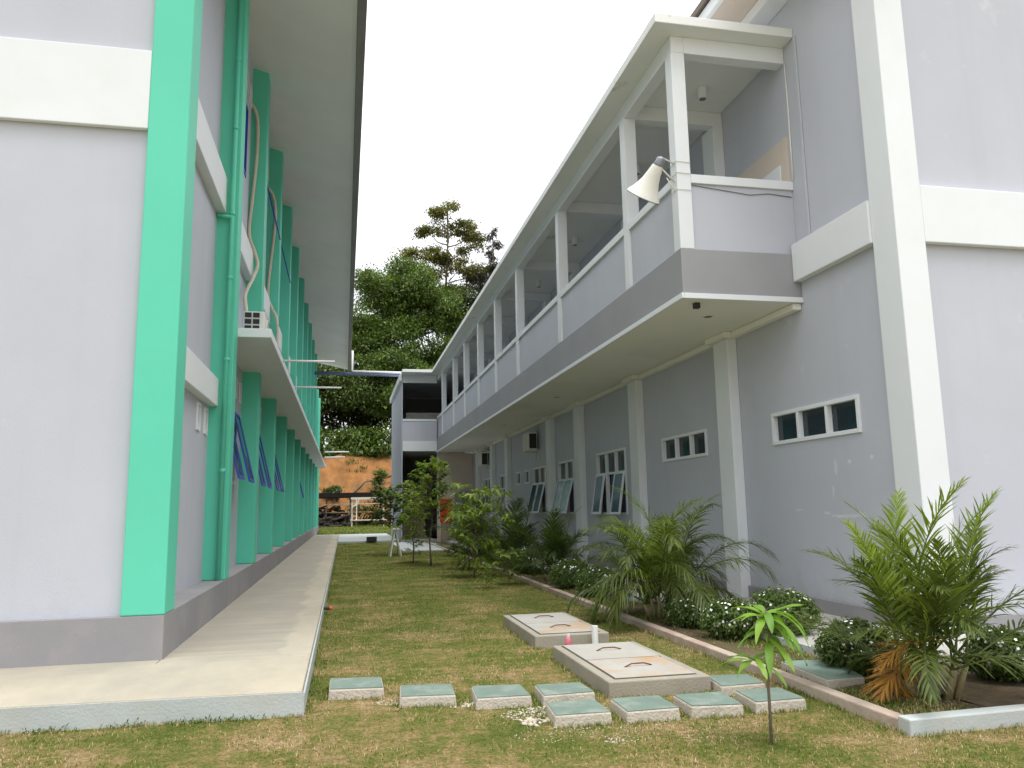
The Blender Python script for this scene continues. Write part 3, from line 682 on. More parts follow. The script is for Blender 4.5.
# ceiling lights of the corridor
GL = 'cylinder lamps on the corridor ceiling'
for i, (x, y, lab) in enumerate([(5.68, 11.2, 'white cylinder lamp on the corridor ceiling nearest the open end'), (5.67, 14.2, 'white cylinder lamp on the corridor ceiling just past the second column'),
                                 (5.67, 18.6, 'white cylinder lamp on the corridor ceiling behind the third white column'), (5.67, 22.5, 'white cylinder lamp on the corridor ceiling behind the fourth white column')]):
    t = thing('ceiling_lamp', lab, 'lamp', (x, y, 8.397), GL)
    m = MB(); m.tube([(x, y, 8.396), (x, y, 8.20)], 0.075, 16); m.build('lamp_body', WHITE, t, smooth=False)
    m = MB(); m.tube([(x, y, 8.199), (x, y, 8.193)], 0.055, 16); m.build('lamp_lens', GUTTER, t)
GD = 'small fittings under the balcony soffit'
m = MB(); m.box(4.83, 4.91, 10.12, 10.2, 4.36, 4.438); tag(m.build('soffit_sensor', BLACK, None, origin=(4.87, 10.16, 4.438)), 'tiny black box under the near corner of the balcony', 'sensor')
for (x, y, lab) in [(5.38, 10.85, 'round recessed lamp in the balcony underside nearest the open end'), (5.38, 19.7, 'round recessed lamp halfway along the balcony underside'), (5.38, 26.6, 'round recessed lamp far along the balcony underside')]:
    t = thing('recessed_lamp', lab, 'lamp', (x, y, 4.438), GD)
    m = MB(); m.tube([(x, y, 4.438), (x, y, 4.424)], 0.085, 18); m.build('lamp_ring', ACW, t)
    m = MB(); m.tube([(x, y, 4.4235), (x, y, 4.42)], 0.06, 18); m.build('lamp_lens', GUTTER, t)
condenser('air_conditioner', 'wall mounted air conditioner unit above the pair of small square windows', 5.98, 6.30, 25.7, 26.5, 3.50, 4.10, 'side', 'outdoor air conditioner units')
condenser('air_conditioner', 'farthest wall mounted air conditioner unit under the balcony', 5.98, 6.30, 35.1, 35.9, 3.50, 4.20, 'side', 'outdoor air conditioner units')

# horn loudspeaker on the first corridor column
hs = thing('horn_loudspeaker', 'cream horn loudspeaker bracketed to the first white corridor column', 'loudspeaker', (4.5, 10.0, 6.2))
A = Vector((4.255, 9.85, 6.33)); B = Vector((4.12, 10.12, 5.97)); ax = (B - A).normalized(); Lh = (B - A).length
prof = [(0.0, 0.075), (0.12, 0.088), (0.3, 0.105), (0.5, 0.13), (0.68, 0.165), (0.82, 0.20), (0.93, 0.238), (1.0, 0.255)]
m = MB(); m.tube([A + ax * Lh * t for t, r in prof], [r for t, r in prof], 32, False); m.tube([A + ax * Lh * t for t, r in prof], [max(r - 0.008, .01) for t, r in prof], 32, False)
m.build('horn', HORN, hs, smooth=True)
a0 = ax.orthogonal().normalized(); b0 = ax.cross(a0)
m = MB(); m.tube([B + (a0 * math.cos(q) + b0 * math.sin(q)) * 0.255 for q in np.linspace(0, 2 * math.pi, 33)], 0.008, 6, False); m.build('horn_rim', STEELG, hs, smooth=True)
m = MB(); m.tube([A - ax * 0.12, A - ax * 0.10, A - ax * 0.02, A + ax * 0.01], [0.045, 0.062, 0.065, 0.074], 20); m.build('driver', STEELG, hs, smooth=True)
m = MB(); m.tube([A + ax * 0.02, A + ax * 0.2, B - ax * 0.02], [0.035, 0.04, 0.09], 14); m.build('inner_cone', HORN, hs, smooth=True)
m = MB(); m.tube([A - ax * 0.10 + Vector((0, 0, 0.02)), (4.56, 10.02, 6.46)], 0.012, 6)
m.tube([A + ax * 0.03 + Vector((0.05, 0, 0)), (4.57, 10.02, 6.18)], 0.014, 6)
m.tube([(4.42, 9.95, 6.2), (4.56, 10.0, 6.02)], 0.008, 6); m.build('bracket', HORN, hs, smooth=True)
m = MB()
for z in (6.44, 6.27, 6.02):
    m.tube([(4.553, 10.13, z), (4.553, 9.908, z + 0.01), (4.776, 9.906, z)], 0.005, 5)
m.build('strap', ACW, hs, smooth=True)

# ------------------------------------------------------------------ wing across the far end
wg = thing('stair_wing', 'grey far wing joining the right building with an open upper landing', 'building', (3.7, 44, 0))
q = MB(); q.box(2.78, 2.83, 39.95, 48.7, 0.0, 8.39); q.build('side_wall', LAV, wg, bev=0.01)
q = MB(); q.box(2.66, 2.777, 39.9, 48.8, 8.1, 8.396); q.build('roof_edge', WHITE, wg)
q = MB(); q.box(2.835, 4.556, 39.96, 40.1, 5.03, 6.03); q.build('parapet', LAV, wg)
q = MB(); q.box(2.835, 4.556, 39.94, 40.12, 6.032, 6.14); q.build('parapet_cap', WHITE, wg)
q = MB(); q.box(2.835, 4.556, 39.95, 40.3, 4.52, 5.027); q.build('beam', WHITE, wg)
q = MB(); q.box(2.835, 4.556, 39.94, 40.12, 8.0, 8.39); q.build('beam', WHITE, wg)
q = MB(); q.box(2.835, 6.39, 40.305, 48.6, 4.6, 4.9); q.build('floor_slab', CREAM, wg)
q = MB(); q.box(2.835, 6.39, 48.5, 48.65, 0.0, 8.38); q.build('back_wall', GREY, wg)
q = MB(); q.box(3.1, 5.4, 41.3, 41.42, 4.905, 6.62); q.build('block_wall', LIDG, wg)
q = MB(); q.box(2.835, 4.25, 43.0, 43.12, 0.0, 2.75); q.build('brick_wall', TAN, wg)
q = MB(); q.box(4.57, 6.39, 40.0, 40.12, 0.0, 4.43); bw = q.build('corridor_wall', BEIGE, wg)
q = MB(); q.box(5.45, 6.2, 39.97, 39.998, 0.1, 2.45); dd = q.build('door', GREY, wg)
q = MB(); q.box(2.785, 4.556, 40.0, 43.0, -0.05, 0.12); q.build('step', APR, wg)
# gutter pipe bridging the two buildings
cp = thing('bridge_pipe', 'white gutter and blue pipe bridging the gap between the two roofs', 'pipe', (1.4, 50, 9.9))
m = MB(); m.tube([(0.33, 44.2, 10.44), (0.33, 44.2, 9.33), (0.36, 44.2, 9.27), (3.3, 44.2, 9.24)], 0.065, 10); m.build('gutter_pipe', PVC, cp, smooth=True)
m = MB(); m.tube([(-1.72, 44.3, 9.16), (3.2, 44.3, 9.12)], 0.10, 10); m.build('blue_pipe', BLUEP, cp, smooth=True)
m = MB(); m.tube([(3.25, 44.25, 9.02), (3.25, 44.25, 8.545)], 0.05, 8); m.build('support', PVC, cp)

# red cabinet and A-frame by the wing
t = thing('storage_box', 'bright red box standing by the far wing wall behind the saplings', 'box', (4.75, 38, 0.05))
m = MB(); m.box(4.5, 5.02, 37.8, 38.3, 1.0, 2.0); m.build('box_body', RED, t, bev=0.03)
m = MB(); m.box(4.47, 5.05, 37.77, 38.33, 2.0, 2.09); m.build('lid', RED, t, bev=0.02)
m = MB(); m.box(4.55, 4.97, 37.85, 38.25, 0.05, 0.999); m.build('stand', TAN, t)
t = thing('trestle', 'white wooden A frame trestle leaning among the far saplings', 'trestle', (1.78, 28.4, 0))
for (a, b) in [((1.76, 28.4, .92), (1.60, 28.3, 0.0)), ((1.78, 28.4, .92), (1.98, 28.35, 0.0)), ((1.76, 28.7, .92), (1.58, 29.0, 0.0)), ((1.80, 28.7, .92), (1.95, 29.0, 0.0))]:
    m = MB(); m.tube([a, b], 0.028, 6); m.build('leg', WHITEW, t)
m = MB(); m.box(1.66, 1.90, 28.3, 28.8, .92, .97); m.build('top_board', WHITEW, t)
t = thing('drain_box', 'small dark brown box lying open on the pale far path', 'box', (1.37, 40.7, 0.0))
m = MB()
m.box(1.12, 1.16, 40.5, 41.05, 0.102, 0.30); m.box(1.58, 1.62, 40.5, 41.05, 0.102, 0.30); m.box(1.163, 1.577, 40.5, 40.54, 0.102, 0.27); m.box(1.163, 1.577, 41.01, 41.05, 0.102, 0.30); m.box(1.163, 1.577, 40.543, 41.007, 0.102, 0.115)
m.build('box_shell', SCRAP, t)
t['location_note'] = ''
del t['location_note']

# ------------------------------------------------------------------ lawn furniture
steps = [  # corner quads in metres, height, label, material
    ([(-0.10, 7.55), (0.35, 7.49), (0.35, 7.04), (-0.10, 7.10)], 'green topped concrete step block nearest the left walkway', GREENP),
    ([(0.49, 7.09), (0.92, 7.03), (0.90, 6.61), (0.46, 6.67)], 'green topped concrete step block second from the left walkway', GREENP),
    ([(1.07, 6.88), (1.48, 6.83), (1.48, 6.42), (1.04, 6.44)], 'green topped concrete step block third from the left walkway', GREENP),
    ([(1.59, 6.78), (1.99, 6.76), (2.00, 6.40), (1.57, 6.38)], 'green topped step block set back at the near left corner of the tank cover', GREENP),
    ([(1.53, 6.15), (1.92, 6.16), (1.92, 5.76), (1.50, 5.77)], 'foremost green topped step block below the set back one', GREENP),
    ([(2.04, 6.14), (2.44, 6.14), (2.44, 5.74), (2.03, 5.73)], 'green topped step block in front of the tank cover middle', GREENP),
    ([(2.55, 6.12), (2.96, 6.12), (2.93, 5.70), (2.54, 5.75)], 'green topped step block in front of the tank cover right corner', GREENP),
    ([(3.08, 6.12), (3.47, 6.12), (3.47, 5.74), (3.05, 5.73)], 'rightmost step block of the row, behind the seedling stem', GREENP),
    ([(3.10, 6.70), (3.48, 6.66), (3.45, 6.30), (3.05, 6.29)], 'green topped step block set back between tank cover and kerb', GREENP)]
steps = [([(x * 1.027, y * 1.027) for x, y in q], lab, g_) for q, lab, g_ in steps]
for i, (q, lab, gm_) in enumerate(steps):
    cx = sum(p[0] for p in q) / 4; cy = sum(p[1] for p in q) / 4
    t = thing('step_block', lab, 'step block', (cx, cy, 0), 'green topped step blocks across the lawn')
    # flared rough sides
    out = [(cx + (x - cx) * 1.05, cy + (y - cy) * 1.05) for x, y in q]
    v = [(x, y, -0.06) for x, y in out] + [(x, y, 0.084) for x, y in q]
    m = MB(); m.add(v, [(3, 2, 1, 0), (4, 5, 6, 7), (0, 1, 5, 4), (1, 2, 6, 5), (2, 3, 7, 6), (3, 0, 4, 7)])
    q_ = m
    q_.build('block_body', ROUGHC, t, bev=0.012)
    ins = [(cx + (x - cx) * 0.965, cy + (y - cy) * 0.965) for x, y in q]
    m = MB(); m.prism(ins, 0.0845, 0.090); m.build('painted_top', gm_, t)
t = thing('step_block', 'faded green step slab lying inside the planting bed beside the kerb', 'step block', (4.25, 6.65, 0.05), 'green topped step blocks across the lawn')
q = [(4.06, 7.10), (4.56, 7.02), (4.36, 6.27), (3.99, 6.25)]
m = MB(); m.prism(q, 0.02, 0.125); m.build('block_body', ROUGHC, t, bev=0.01)
m = MB(); m.prism([(4.25 + (x - 4.25) * .97, 6.65 + (y - 6.65) * .97) for x, y in q], 0.1255, 0.13); m.build('painted_top', GREENF, t)

def tank_cover(x0, x1, y0, y1, h, label, lids):
    t = thing('tank_cover', label, 'tank cover', ((x0 + x1) / 2, (y0 + y1) / 2, 0), 'concrete tank covers in the lawn')
    m = MB(); m.box(x0, x1, y0, y1, -0.1, h); m.build('base', SLAB, t, bev=0.012)
    for (a, b, c, d, mt) in lids:
        sm = MB(); e_ = 0.012; sm.box(a - e_, b + e_, c - e_, d + e_, h + 0.0005, h + 0.003); s_ = sm.build('lid', SEAM, t)
        lm = MB(); lm.box(a, b, c, d, h + 0.0035, h + 0.012); lm.build('lid_top', mt, s_, bev=0.003)
        cx = (a + b) / 2; cy = (c + d) / 2 + 0.02
        hm = MB(); hm.tube([(cx - .14, cy - .03, h + .01), (cx - .11, cy - .025, h + .022), (cx - 0.06, cy, h + .034), (cx + .06, cy + .005, h + .034), (cx + .11, cy - .01, h + .022), (cx + .14, cy + .01, h + .01)], 0.007, 6)
        hm.build('handle', RUST, s_, smooth=True)
tank_cover(2.20, 3.125, 6.64, 8.50, 0.14, 'larger near concrete tank cover with two rust stained lids', [(2.29, 3.02, 6.73, 7.55, LIDC), (2.29, 3.04, 7.58, 8.42, LIDG)])
tank_cover(2.17, 3.065, 9.17, 11.06, 0.14, 'farther concrete tank cover with two handled lids behind the white pipe stub', [(2.26, 2.97, 9.27, 10.09, LIDC), (2.26, 2.99, 10.12, 10.98, LIDG)])
m = MB(); m.tube([(2.86, 9.08, -0.05), (2.86, 9.08, 0.235)], 0.038, 14, True); m.tube([(2.86, 9.08, 0.2355), (2.86, 9.08, 0.237)], 0.03, 14)
tag(m.build('pipe_stub', PVC, None, origin=(2.86, 9.08, 0)), 'short white pipe stub standing between the two tank covers', 'pipe')
t = thing('plastic_bottle', 'small pink and white crumpled bottle beside the far tank cover', 'bottle', (2.53, 9.05, 0.0))
m = MB(); m.tube([(2.53, 9.05, 0.0), (2.53, 9.05, 0.03), (2.532, 9.05, 0.10), (2.535, 9.05, 0.135)], [0.03, 0.036, 0.034, 0.016], 12); m.build('bottle_body', PINK, t, smooth=True)
m = MB(); m.tube([(2.535, 9.05, 0.136), (2.536, 9.05, 0.17)], 0.015, 10); m.build('cap', PVC, t)
t = thing('tap_pipe', 'small dark pipe with a red end poking out of the walkway side', 'pipe', (-0.25, 13.1, 0.1))
m = MB(); m.tube([(-0.30, 13.1, 0.10), (-0.20, 13.1, 0.10)], 0.025, 10); m.build('pipe_body', BLACK, t)
m = MB(); m.tube([(-0.199, 13.1, 0.10), (-0.16, 13.1, 0.095)], 0.028, 10); m.build('red_end', RED, t)

# ------------------------------------------------------------------ rubble, stones (uncountable)
def scatter_stones(name, label, spots, m, seed):
    r = np.random.default_rng(seed); V = []; F = []
    base = [(1, 0, 0), (-1, 0, 0), (0, 1, 0), (0, -1, 0), (0, 0, 1), (0, 0, -1)]
    fc = [(0, 2, 4), (2, 1, 4), (1, 3, 4), (3, 0, 4), (2, 0, 5), (1, 2, 5), (3, 1, 5), (0, 3, 5)]
    for (x, y, rad, n, s0, s1) in spots:
        for k in range(n):
            a = r.uniform(0, 6.28); d = rad * math.sqrt(r.uniform()); s = r.uniform(s0, s1)
            c = np.array([x + d * math.cos(a), y + d * math.sin(a) * .7, s * 0.25])
            q = r.uniform(0.6, 1.3, (6, 1)) * np.array(base) * s * np.array([1, 1, .55])
            th = r.uniform(0, 6.28); rot = np.array([[math.cos(th), -math.sin(th), 0], [math.sin(th), math.cos(th), 0], [0, 0, 1]])
            o = len(V); V += list((q @ rot.T) + c); F += [tuple(i + o for i in f) for f in fc]
    o = npmesh(name, V, F, m); tag(o, label, 'rubble', kind='stuff'); return o
scatter_stones('rubble', 'pale broken mortar crumbs around the step blocks', [(1.52, 6.35, .30, 420, .003, .016), (1.45, 6.1, .14, 30, .015, .034), (0.45, 7.05, .16, 120, .003, .013), (0.99, 6.8, .15, 110, .003, .016), (1.05, 6.75, .1, 14, .012, .026), (2.0, 5.85, .42, 200, .002, .010),
               (2.75, 5.82, .4, 130, .002, .010), (1.5, 5.75, .3, 90, .002, .010), (3.0, 6.4, .2, 90, .003, .013), (2.02, 6.35, .10, 70, .003, .014), (4.3, 5.75, .3, 30, .006, .03), (1.9, 5.5, .12, 60, .003, .014), (2.6, 5.4, .3, 60, .002, .009)], RUBBLE, 3)

# ------------------------------------------------------------------ vegetation helpers
def leaf_arrays(C, D, N_, Ln, Wd, fold=0.15, droop=0.0):
    """C centres/base (n,3), D direction, N_ normal, Ln length, Wd width: leaf of 2 quads with pointed tip (6 verts)"""
    C = np.asarray(C); D = D / np.linalg.norm(D, axis=1, keepdims=True)
    S = np.cross(D, N_); S /= (np.linalg.norm(S, axis=1, keepdims=True) + 1e-9); U = np.cross(S, D)
    L_ = np.asarray(Ln)[:, None]; W_ = np.asarray(Wd)[:, None]
    mid = C + D * L_ * 0.45 - np.array([0, 0, 1]) * L_ * droop * 0.2
    tip = C + D * L_ - np.array([0, 0, 1]) * L_ * droop
    a = mid + S * W_ * .5 + U * W_ * fold; b = mid - S * W_ * .5 + U * W_ * fold
    V = np.stack([C, a, tip, b, mid], 1).reshape(-1, 3)
    k = np.arange(len(C)) * 5
    F = np.concatenate([np.stack([k, k + 1, k + 2, k + 4], 1), np.stack([k, k + 4, k + 2, k + 3], 1)])
    return V, F
def randdir(r, n):
    v = r.normal(size=(n, 3)); return v / np.linalg.norm(v, axis=1, keepdims=True)

def crown(name, m, parent, lobes, n, size, seed, clump=14, cr=0.9, aspect=0.5, up=0.35, origin=None, skin=0.55, sub=0):
    """leaf clumps spread through the lobes (x,y,z,rx,ry,rz); each clump is a spray of single leaves"""
    r = np.random.default_rng(seed)
    lob = np.array(lobes, float)
    if sub:                       # break every lobe into many smaller leafy masses so that light and dark clumps show
        out = []
        for l in lob:
            dd = randdir(r, sub); dd[:, 2] = np.where(r.uniform(size=sub) < .7, np.abs(dd[:, 2]), dd[:, 2])
            f = r.uniform(.45, 1.0, sub)[:, None]; sc_ = r.uniform(.20, .42, sub)[:, None]
            out.append(np.concatenate([l[:3] + dd * l[3:6] * f, l[3:6] * sc_ * [1, 1, .75]], 1))
        lob = np.concatenate(out)
    vol = (lob[:, 3] * lob[:, 4] * lob[:, 5]) ** .75
    nc = max(1, n // clump)
    pick = r.choice(len(lob), nc, p=vol / vol.sum())
    d = randdir(r, nc); rad = (skin + (1 - skin) * r.uniform(size=nc) ** 0.7)[:, None]
    rad = rad * (1 + 0.16 * np.sin(d[:, :1] * 5 + d[:, 1:2] * 4 + pick[:, None])) 
    cc = lob[pick, :3] + d * lob[pick, 3:6] * rad
    base = np.repeat(cc, clump, 0); od = np.repeat(d, clump, 0)
    off = r.normal(size=base.shape) * cr * np.array([1, 1, .55])
    P = base + off
    D = randdir(r, len(P)) + od * 0.5 + np.array([0, 0, -0.25])
    Nn = randdir(r, len(P)) * 0.7 + np.array([0, 0, 1]) * (up + 0.5) + od * 0.5
    s = size * r.uniform(0.6, 1.4, len(P))
    V, F = leaf_arrays(P, D, Nn, s, s * aspect, 0.1, 0.15)
    return npmesh(name, V, F, m, parent, origin)

def limb_path(r, a, b, n=6, wob=0.06):
    a = np.array(a, float); b = np.array(b, float); L_ = np.linalg.norm(b - a)
    return [tuple(a + (b - a) * t + (r.normal(size=3) * wob * L_ * math.sin(math.pi * t) if 0 < t < 1 else 0)) for t in np.linspace(0, 1, n)]

def big_tree(name, label, x, y, z0, lobes, n, size, m, seed, tr=0.35, group='trees on the clay bank', clump=14, cr=0.9, skin=0.5, aspect=0.5, sub=16):
    t = thing(name, label, 'tree', (x, y, z0), group); r = np.random.default_rng(seed)
    tk = MB(); top = np.mean([l[2] for l in lobes])
    cen = (np.mean([l[0] for l in lobes]), np.mean([l[1] for l in lobes]))
    fork = (x + (cen[0] - x) * .4, y, z0 + (top - z0) * 0.55)
    tk.tube(limb_path(r, (x, y, z0 - 0.5), fork, 7, 0.02), list(np.linspace(tr, tr * .7, 7)), 8)
    for l in lobes:
        tk.tube(limb_path(r, fork, (l[0], l[1], l[2] + l[5] * .3), 6, 0.06), list(np.linspace(tr * .55, tr * .08, 6)), 6)
        for k in range(4):
            d = randdir(r, 1)[0]
            tk.tube(limb_path(r, (l[0], l[1], l[2]), (l[0] + d[0] * l[3] * .85, l[1] + d[1] * l[4] * .85, l[2] + d[2] * l[5] * .8), 5, 0.06), list(np.linspace(tr * .2, tr * .04, 5)), 5)
    tk.build('trunk', BARK, t, smooth=True)
    crown('crown', m, t, lobes, n, size, seed + 1, clump, cr, skin=skin, aspect=aspect, sub=sub)
    return t

# ------------------------------------------------------------------ clay bank and trees behind
def bank_z(x, y):
    base = 0.28
    h = 6.75 + 0.35 * math.sin(x * .13 - .6) + 0.05 * max(0, x - 5) * 1.0
    t = (y - 68.5 - 0.8 * math.sin(x * .35)) / 9.0
    t = min(max(t, 0), 1); s = t * t * (3 - 2 * t) * .5 + t * .5
    return base + h * s + max(0, y - 78) * 0.06 + 0.9 * (0.55 * math.sin(x * 1.1 + 1.7 * math.sin(y * .5)) + .35 * math.sin(x * 2.7 + 2 * math.sin(y * .8)) * math.sin(y * 1.1) + .15 * math.sin(x * 6.1 - y * 2.7)) * (1 if 0.02 < t else 0) * min(1, t * 4) * (1 - .7 * t)
V = []; F = []
bx = np.concatenate([np.linspace(-70, -12, 40), np.linspace(-11.7, 16, 110), np.linspace(17, 100, 60)]); by = np.concatenate([np.linspace(66, 80, 40), np.linspace(82, 150, 12)])
for yy in by:
    for xx in bx: V.append((xx, yy, bank_z(xx, yy) - (0.35 if yy < 66.5 else 0)))
for j in range(len(by) - 1):
    for i in range(len(bx) - 1): F.append((j * len(bx) + i, j * len(bx) + i + 1, (j + 1) * len(bx) + i + 1, (j + 1) * len(bx) + i))
struct(npmesh('hillside', V, F, CLAY, smooth=True))

big_tree('broadleaf_tree', 'large round leafy green tree in the middle of the bank, under the tall sparse one', 6.0, 86, 8.0,
         [(4.5, 85, 20, 5.2, 4.5, 5.5), (1.2, 84, 18, 3.8, 3.6, 4.6), (8.6, 86, 22.5, 4.4, 4.5, 5.6), (6.3, 87, 25.2, 3.6, 3.8, 4.2), (11.5, 85, 17, 4.0, 4.0, 5.0), (2.6, 84.5, 25.3, 2.2, 2.2, 2.8)], 90000, 0.29, L_BIG, 11, 0.5, cr=0.46, skin=0.3, sub=30)
big_tree('broadleaf_tree', 'mid green spreading tree low on the left, seen under the teal building eave', -2.5, 83, 7.8,
         [(-3.0, 82, 13.5, 4.5, 4, 4.2), (1.5, 82, 12.5, 3.6, 3.5, 3.5), (-8, 83, 15, 5, 4, 5)], 44000, 0.29, L_MID, 21, 0.35, cr=0.45, skin=.3, sub=24)
big_tree('broadleaf_tree', 'spreading tree with flat leafy tiers in front of the big round crown', 8.0, 82, 7.8,
         [(5.5, 81, 15.2, 4.6, 3.0, 1.9), (10.0, 81.5, 14.6, 4.0, 3.0, 2.0), (7.5, 81, 12.0, 5.0, 3.0, 2.4), (3.5, 81, 16.6, 2.4, 2.4, 1.4)], 34000, 0.27, L_BIG, 31, 0.3, cr=0.4, skin=.3, sub=20)
big_tree('broadleaf_tree', 'dark dense tree between the round crown and the conifer', 14, 88, 8.0,
         [(14.5, 88, 18.0, 4.5, 4, 7.0), (17, 87, 15, 4, 4, 6), (19, 89, 20, 4.0, 4, 6), (12.5, 87, 23.0, 2.6, 3, 3.4)], 50000, 0.30, L_DARK, 41, 0.4, cr=0.45, skin=.3, sub=26)
# tall sparse emergent tree
t = thing('emergent_tree', 'tall sparse olive yellow tree with a bare thin trunk rising above the others', 'tree', (12.2, 93, 8.5), 'trees on the clay bank')
r_ = np.random.default_rng(5); tk = MB()
tk.tube(limb_path(r_, (12.0, 93, 8), (12.0, 93, 38.3), 10, 0.006), list(np.linspace(0.28, 0.09, 10)), 7)
em = [(11.9, 93, 38.0, 1.3, 1.2, .8), (10.6, 93, 36.9, 1.2, 1.2, .7), (9.4, 93, 35.0, 1.3, 1.3, .7), (13.4, 93, 36.0, 1.6, 1.5, .9), (14.9, 93, 34.8, 1.4, 1.4, .8), (12.2, 93, 35.3, 1.5, 1.4, .9), (14.6, 93, 33.2, 1.3, 1.2, .7),
      (8.2, 93, 31.4, 1.6, 1.4, .8), (10.4, 93, 32.4, 1.3, 1.2, .8), (11.4, 93, 31.0, 1.9, 1.6, 1.1), (9.2, 93, 29.4, 1.7, 1.5, .9), (13.2, 93, 30.4, 1.8, 1.6, .9), (15.6, 93, 30.2, 2.0, 1.6, .9), (13.6, 93, 28.0, 1.5, 1.4, .8), (16.6, 93, 28.6, 1.5, 1.4, .8), (10.8, 93, 28.0, 1.6, 1.5, .9)]
for l in em: tk.tube(limb_path(r_, (12.1, 93, l[2] - 1.3), (l[0], l[1], l[2]), 5, 0.05), list(np.linspace(0.10, 0.03, 5)), 5)
tk.build('trunk', BARK, t, smooth=True); crown('crown', L_YEL, t, [(a, b, c, d * 1.5, e * 1.4, f * 1.6) for a, b, c, d, e, f in em], 26000, 0.28, 52, 12, 0.36, skin=0.2, sub=6)
# conifer: drooping whorls
def conifer(label, x, y, z0, z1, rad, seed, n=5000):
    t = thing('conifer', label, 'tree', (x, y, z0), 'trees on the clay bank'); r = np.random.default_rng(seed)
    tk = MB(); tk.tube([(x, y, z0), (x, y, (z0 + z1) / 2), (x, y, z1)], [.3, .2, .04], 7)
    P = []; D = []
    for k in range(int((z1 - z0) * 5)):
        f = r.uniform(0.12, 1) ; z = z0 + (z1 - z0) * f; a = r.uniform(0, 6.28); L_ = rad * (1 - f) ** .8 * r.uniform(.6, 1.15) + .25
        p1 = np.array([x + math.cos(a) * L_, y + math.sin(a) * L_, z - 0.25 * L_ + .2])
        tk.tube([(x, y, z), tuple((np.array([x, y, z]) + p1) / 2 + np.array([0, 0, .1])), tuple(p1)], [.05, .03, .01], 4)
        m_n = int(30 + 30 * L_ / rad)
        tt = r.uniform(0.1, 1, m_n)[:, None]
        P.append(np.array([x, y, z]) * (1 - tt) + p1 * tt + r.normal(size=(m_n, 3)) * [.18, .18, .1]); D.append(np.tile((p1 - [x, y, z]) / L_, (m_n, 1)) * .6 + [0, 0, -.6] + r.normal(size=(m_n, 3)) * .4)
    tk.build('trunk', BARK, t); P = np.concatenate(P); D = np.concatenate(D)
    V, F = leaf_arrays(P, D, randdir(r, len(P)) + [0, 0, .6], r.uniform(.4, .8, len(P)), r.uniform(.06, .14, len(P)))
    npmesh('crown', V, F, L_CON, t)
conifer('dark brownish conifer with a thin pointed top behind the white corridor roof', 17.5, 92, 8.5, 35.6, 5.0, 61)
conifer('shorter dark conifer leaning against the pointed one on its right', 20.8, 91, 8.5, 32.0, 4.4, 62)
conifer('lower dark conifer on the left flank of the pointed one', 15.4, 91, 8.5, 29.5, 3.8, 63)
# understorey shrubs along the top of the bank
lab = ['light green big leaved shrub on the bank top, leftmost by the teal fins', 'light green big leaved shrub left of the bank top middle', 'light green big leaved shrub on the middle of the bank top', 'light green big leaved shrub on the bank top beside the wing wall', 'big leaved shrub on the bank top hidden by the wing']
for i, x in enumerate([-4.6, -1.5, 1.2, 4.0, 8.5]):
    zb = bank_z(x, 78.6); t = thing('bank_shrub', lab[i], 'shrub', (x, 79, zb), 'shrubs on top of the bank')
    r = np.random.default_rng(100 + i); tk = MB()
    for k in range(6): tk.tube(limb_path(r, (x, 79, zb - .8), (x + r.uniform(-1.4, 1.4), 79 + r.uniform(-1, 1), zb + 1.8 + r.uniform(0, .8)), 4), [.05, .04, .03, .01], 5)
    tk.build('stem', BARK, t); crown('foliage', L_BAN if i != 4 else L_MID, t, [(x, 78.4, zb + 1.0, 2.0, 1.2, 1.7)], 1900, 0.42, 110 + i, 8, .25, aspect=.42)
for i, (x, y, w_, h_, lb_) in enumerate([(-0.9, 71.5, 1.0, 1.3, 'small bush on the clay slope above the shed roof'), (3.2, 72, 0.9, 2.2, 'taller light green bush on the clay slope'), (4.9, 71.5, 1.4, 1.2, 'low straggling bush on the clay slope beside the wing wall')]):
    z = bank_z(x, y); t = thing('slope_bush', lb_, 'bush', (x, y, z), 'bushes on the clay slope'); r = np.random.default_rng(120 + i); tk = MB()
    for k in range(5): tk.tube(limb_path(r, (x, y, z - .2), (x + r.uniform(-.6, .6) * w_, y + r.uniform(-.4, .4), z + h_ * r.uniform(.7, 1)), 4), [.03, .025, .02, .008], 5)
    tk.build('stem', BARK, t); crown('foliage', L_BAN if i == 1 else L_MID, t, [(x, y, z + h_ * .62, w_, w_ * .8, h_ * .55)], 1500, 0.2, 130 + i, 8, .16, sub=6)
for i, (x, y, w_, h_, lb_) in enumerate([(-2.2, 67.9, 1.5, 1.6, 'green bush behind the shed posts, left of the white rack'), (1.8, 67.9, 1.7, 1.8, 'green bush behind the white timber rack'), (4.6, 67.8, 1.5, 1.5, 'green bush behind the right end of the shed')]):
    z = .28; t = thing('shed_bush', lb_, 'bush', (x, y, z), 'bushes behind the shed'); r = np.random.default_rng(140 + i); tk = MB()
    for k in range(5): tk.tube(limb_path(r, (x, y, z - .2), (x + r.uniform(-.6, .6) * w_, y + r.uniform(-.3, .3), z + h_ * r.uniform(.7, 1)), 4), [.03, .025, .02, .008], 5)
    tk.build('stem', BARK, t); crown('foliage', L_MID, t, [(x, y, z + h_ * .55, w_, .7, h_ * .55)], 1300, 0.22, 150 + i, 8, .2)
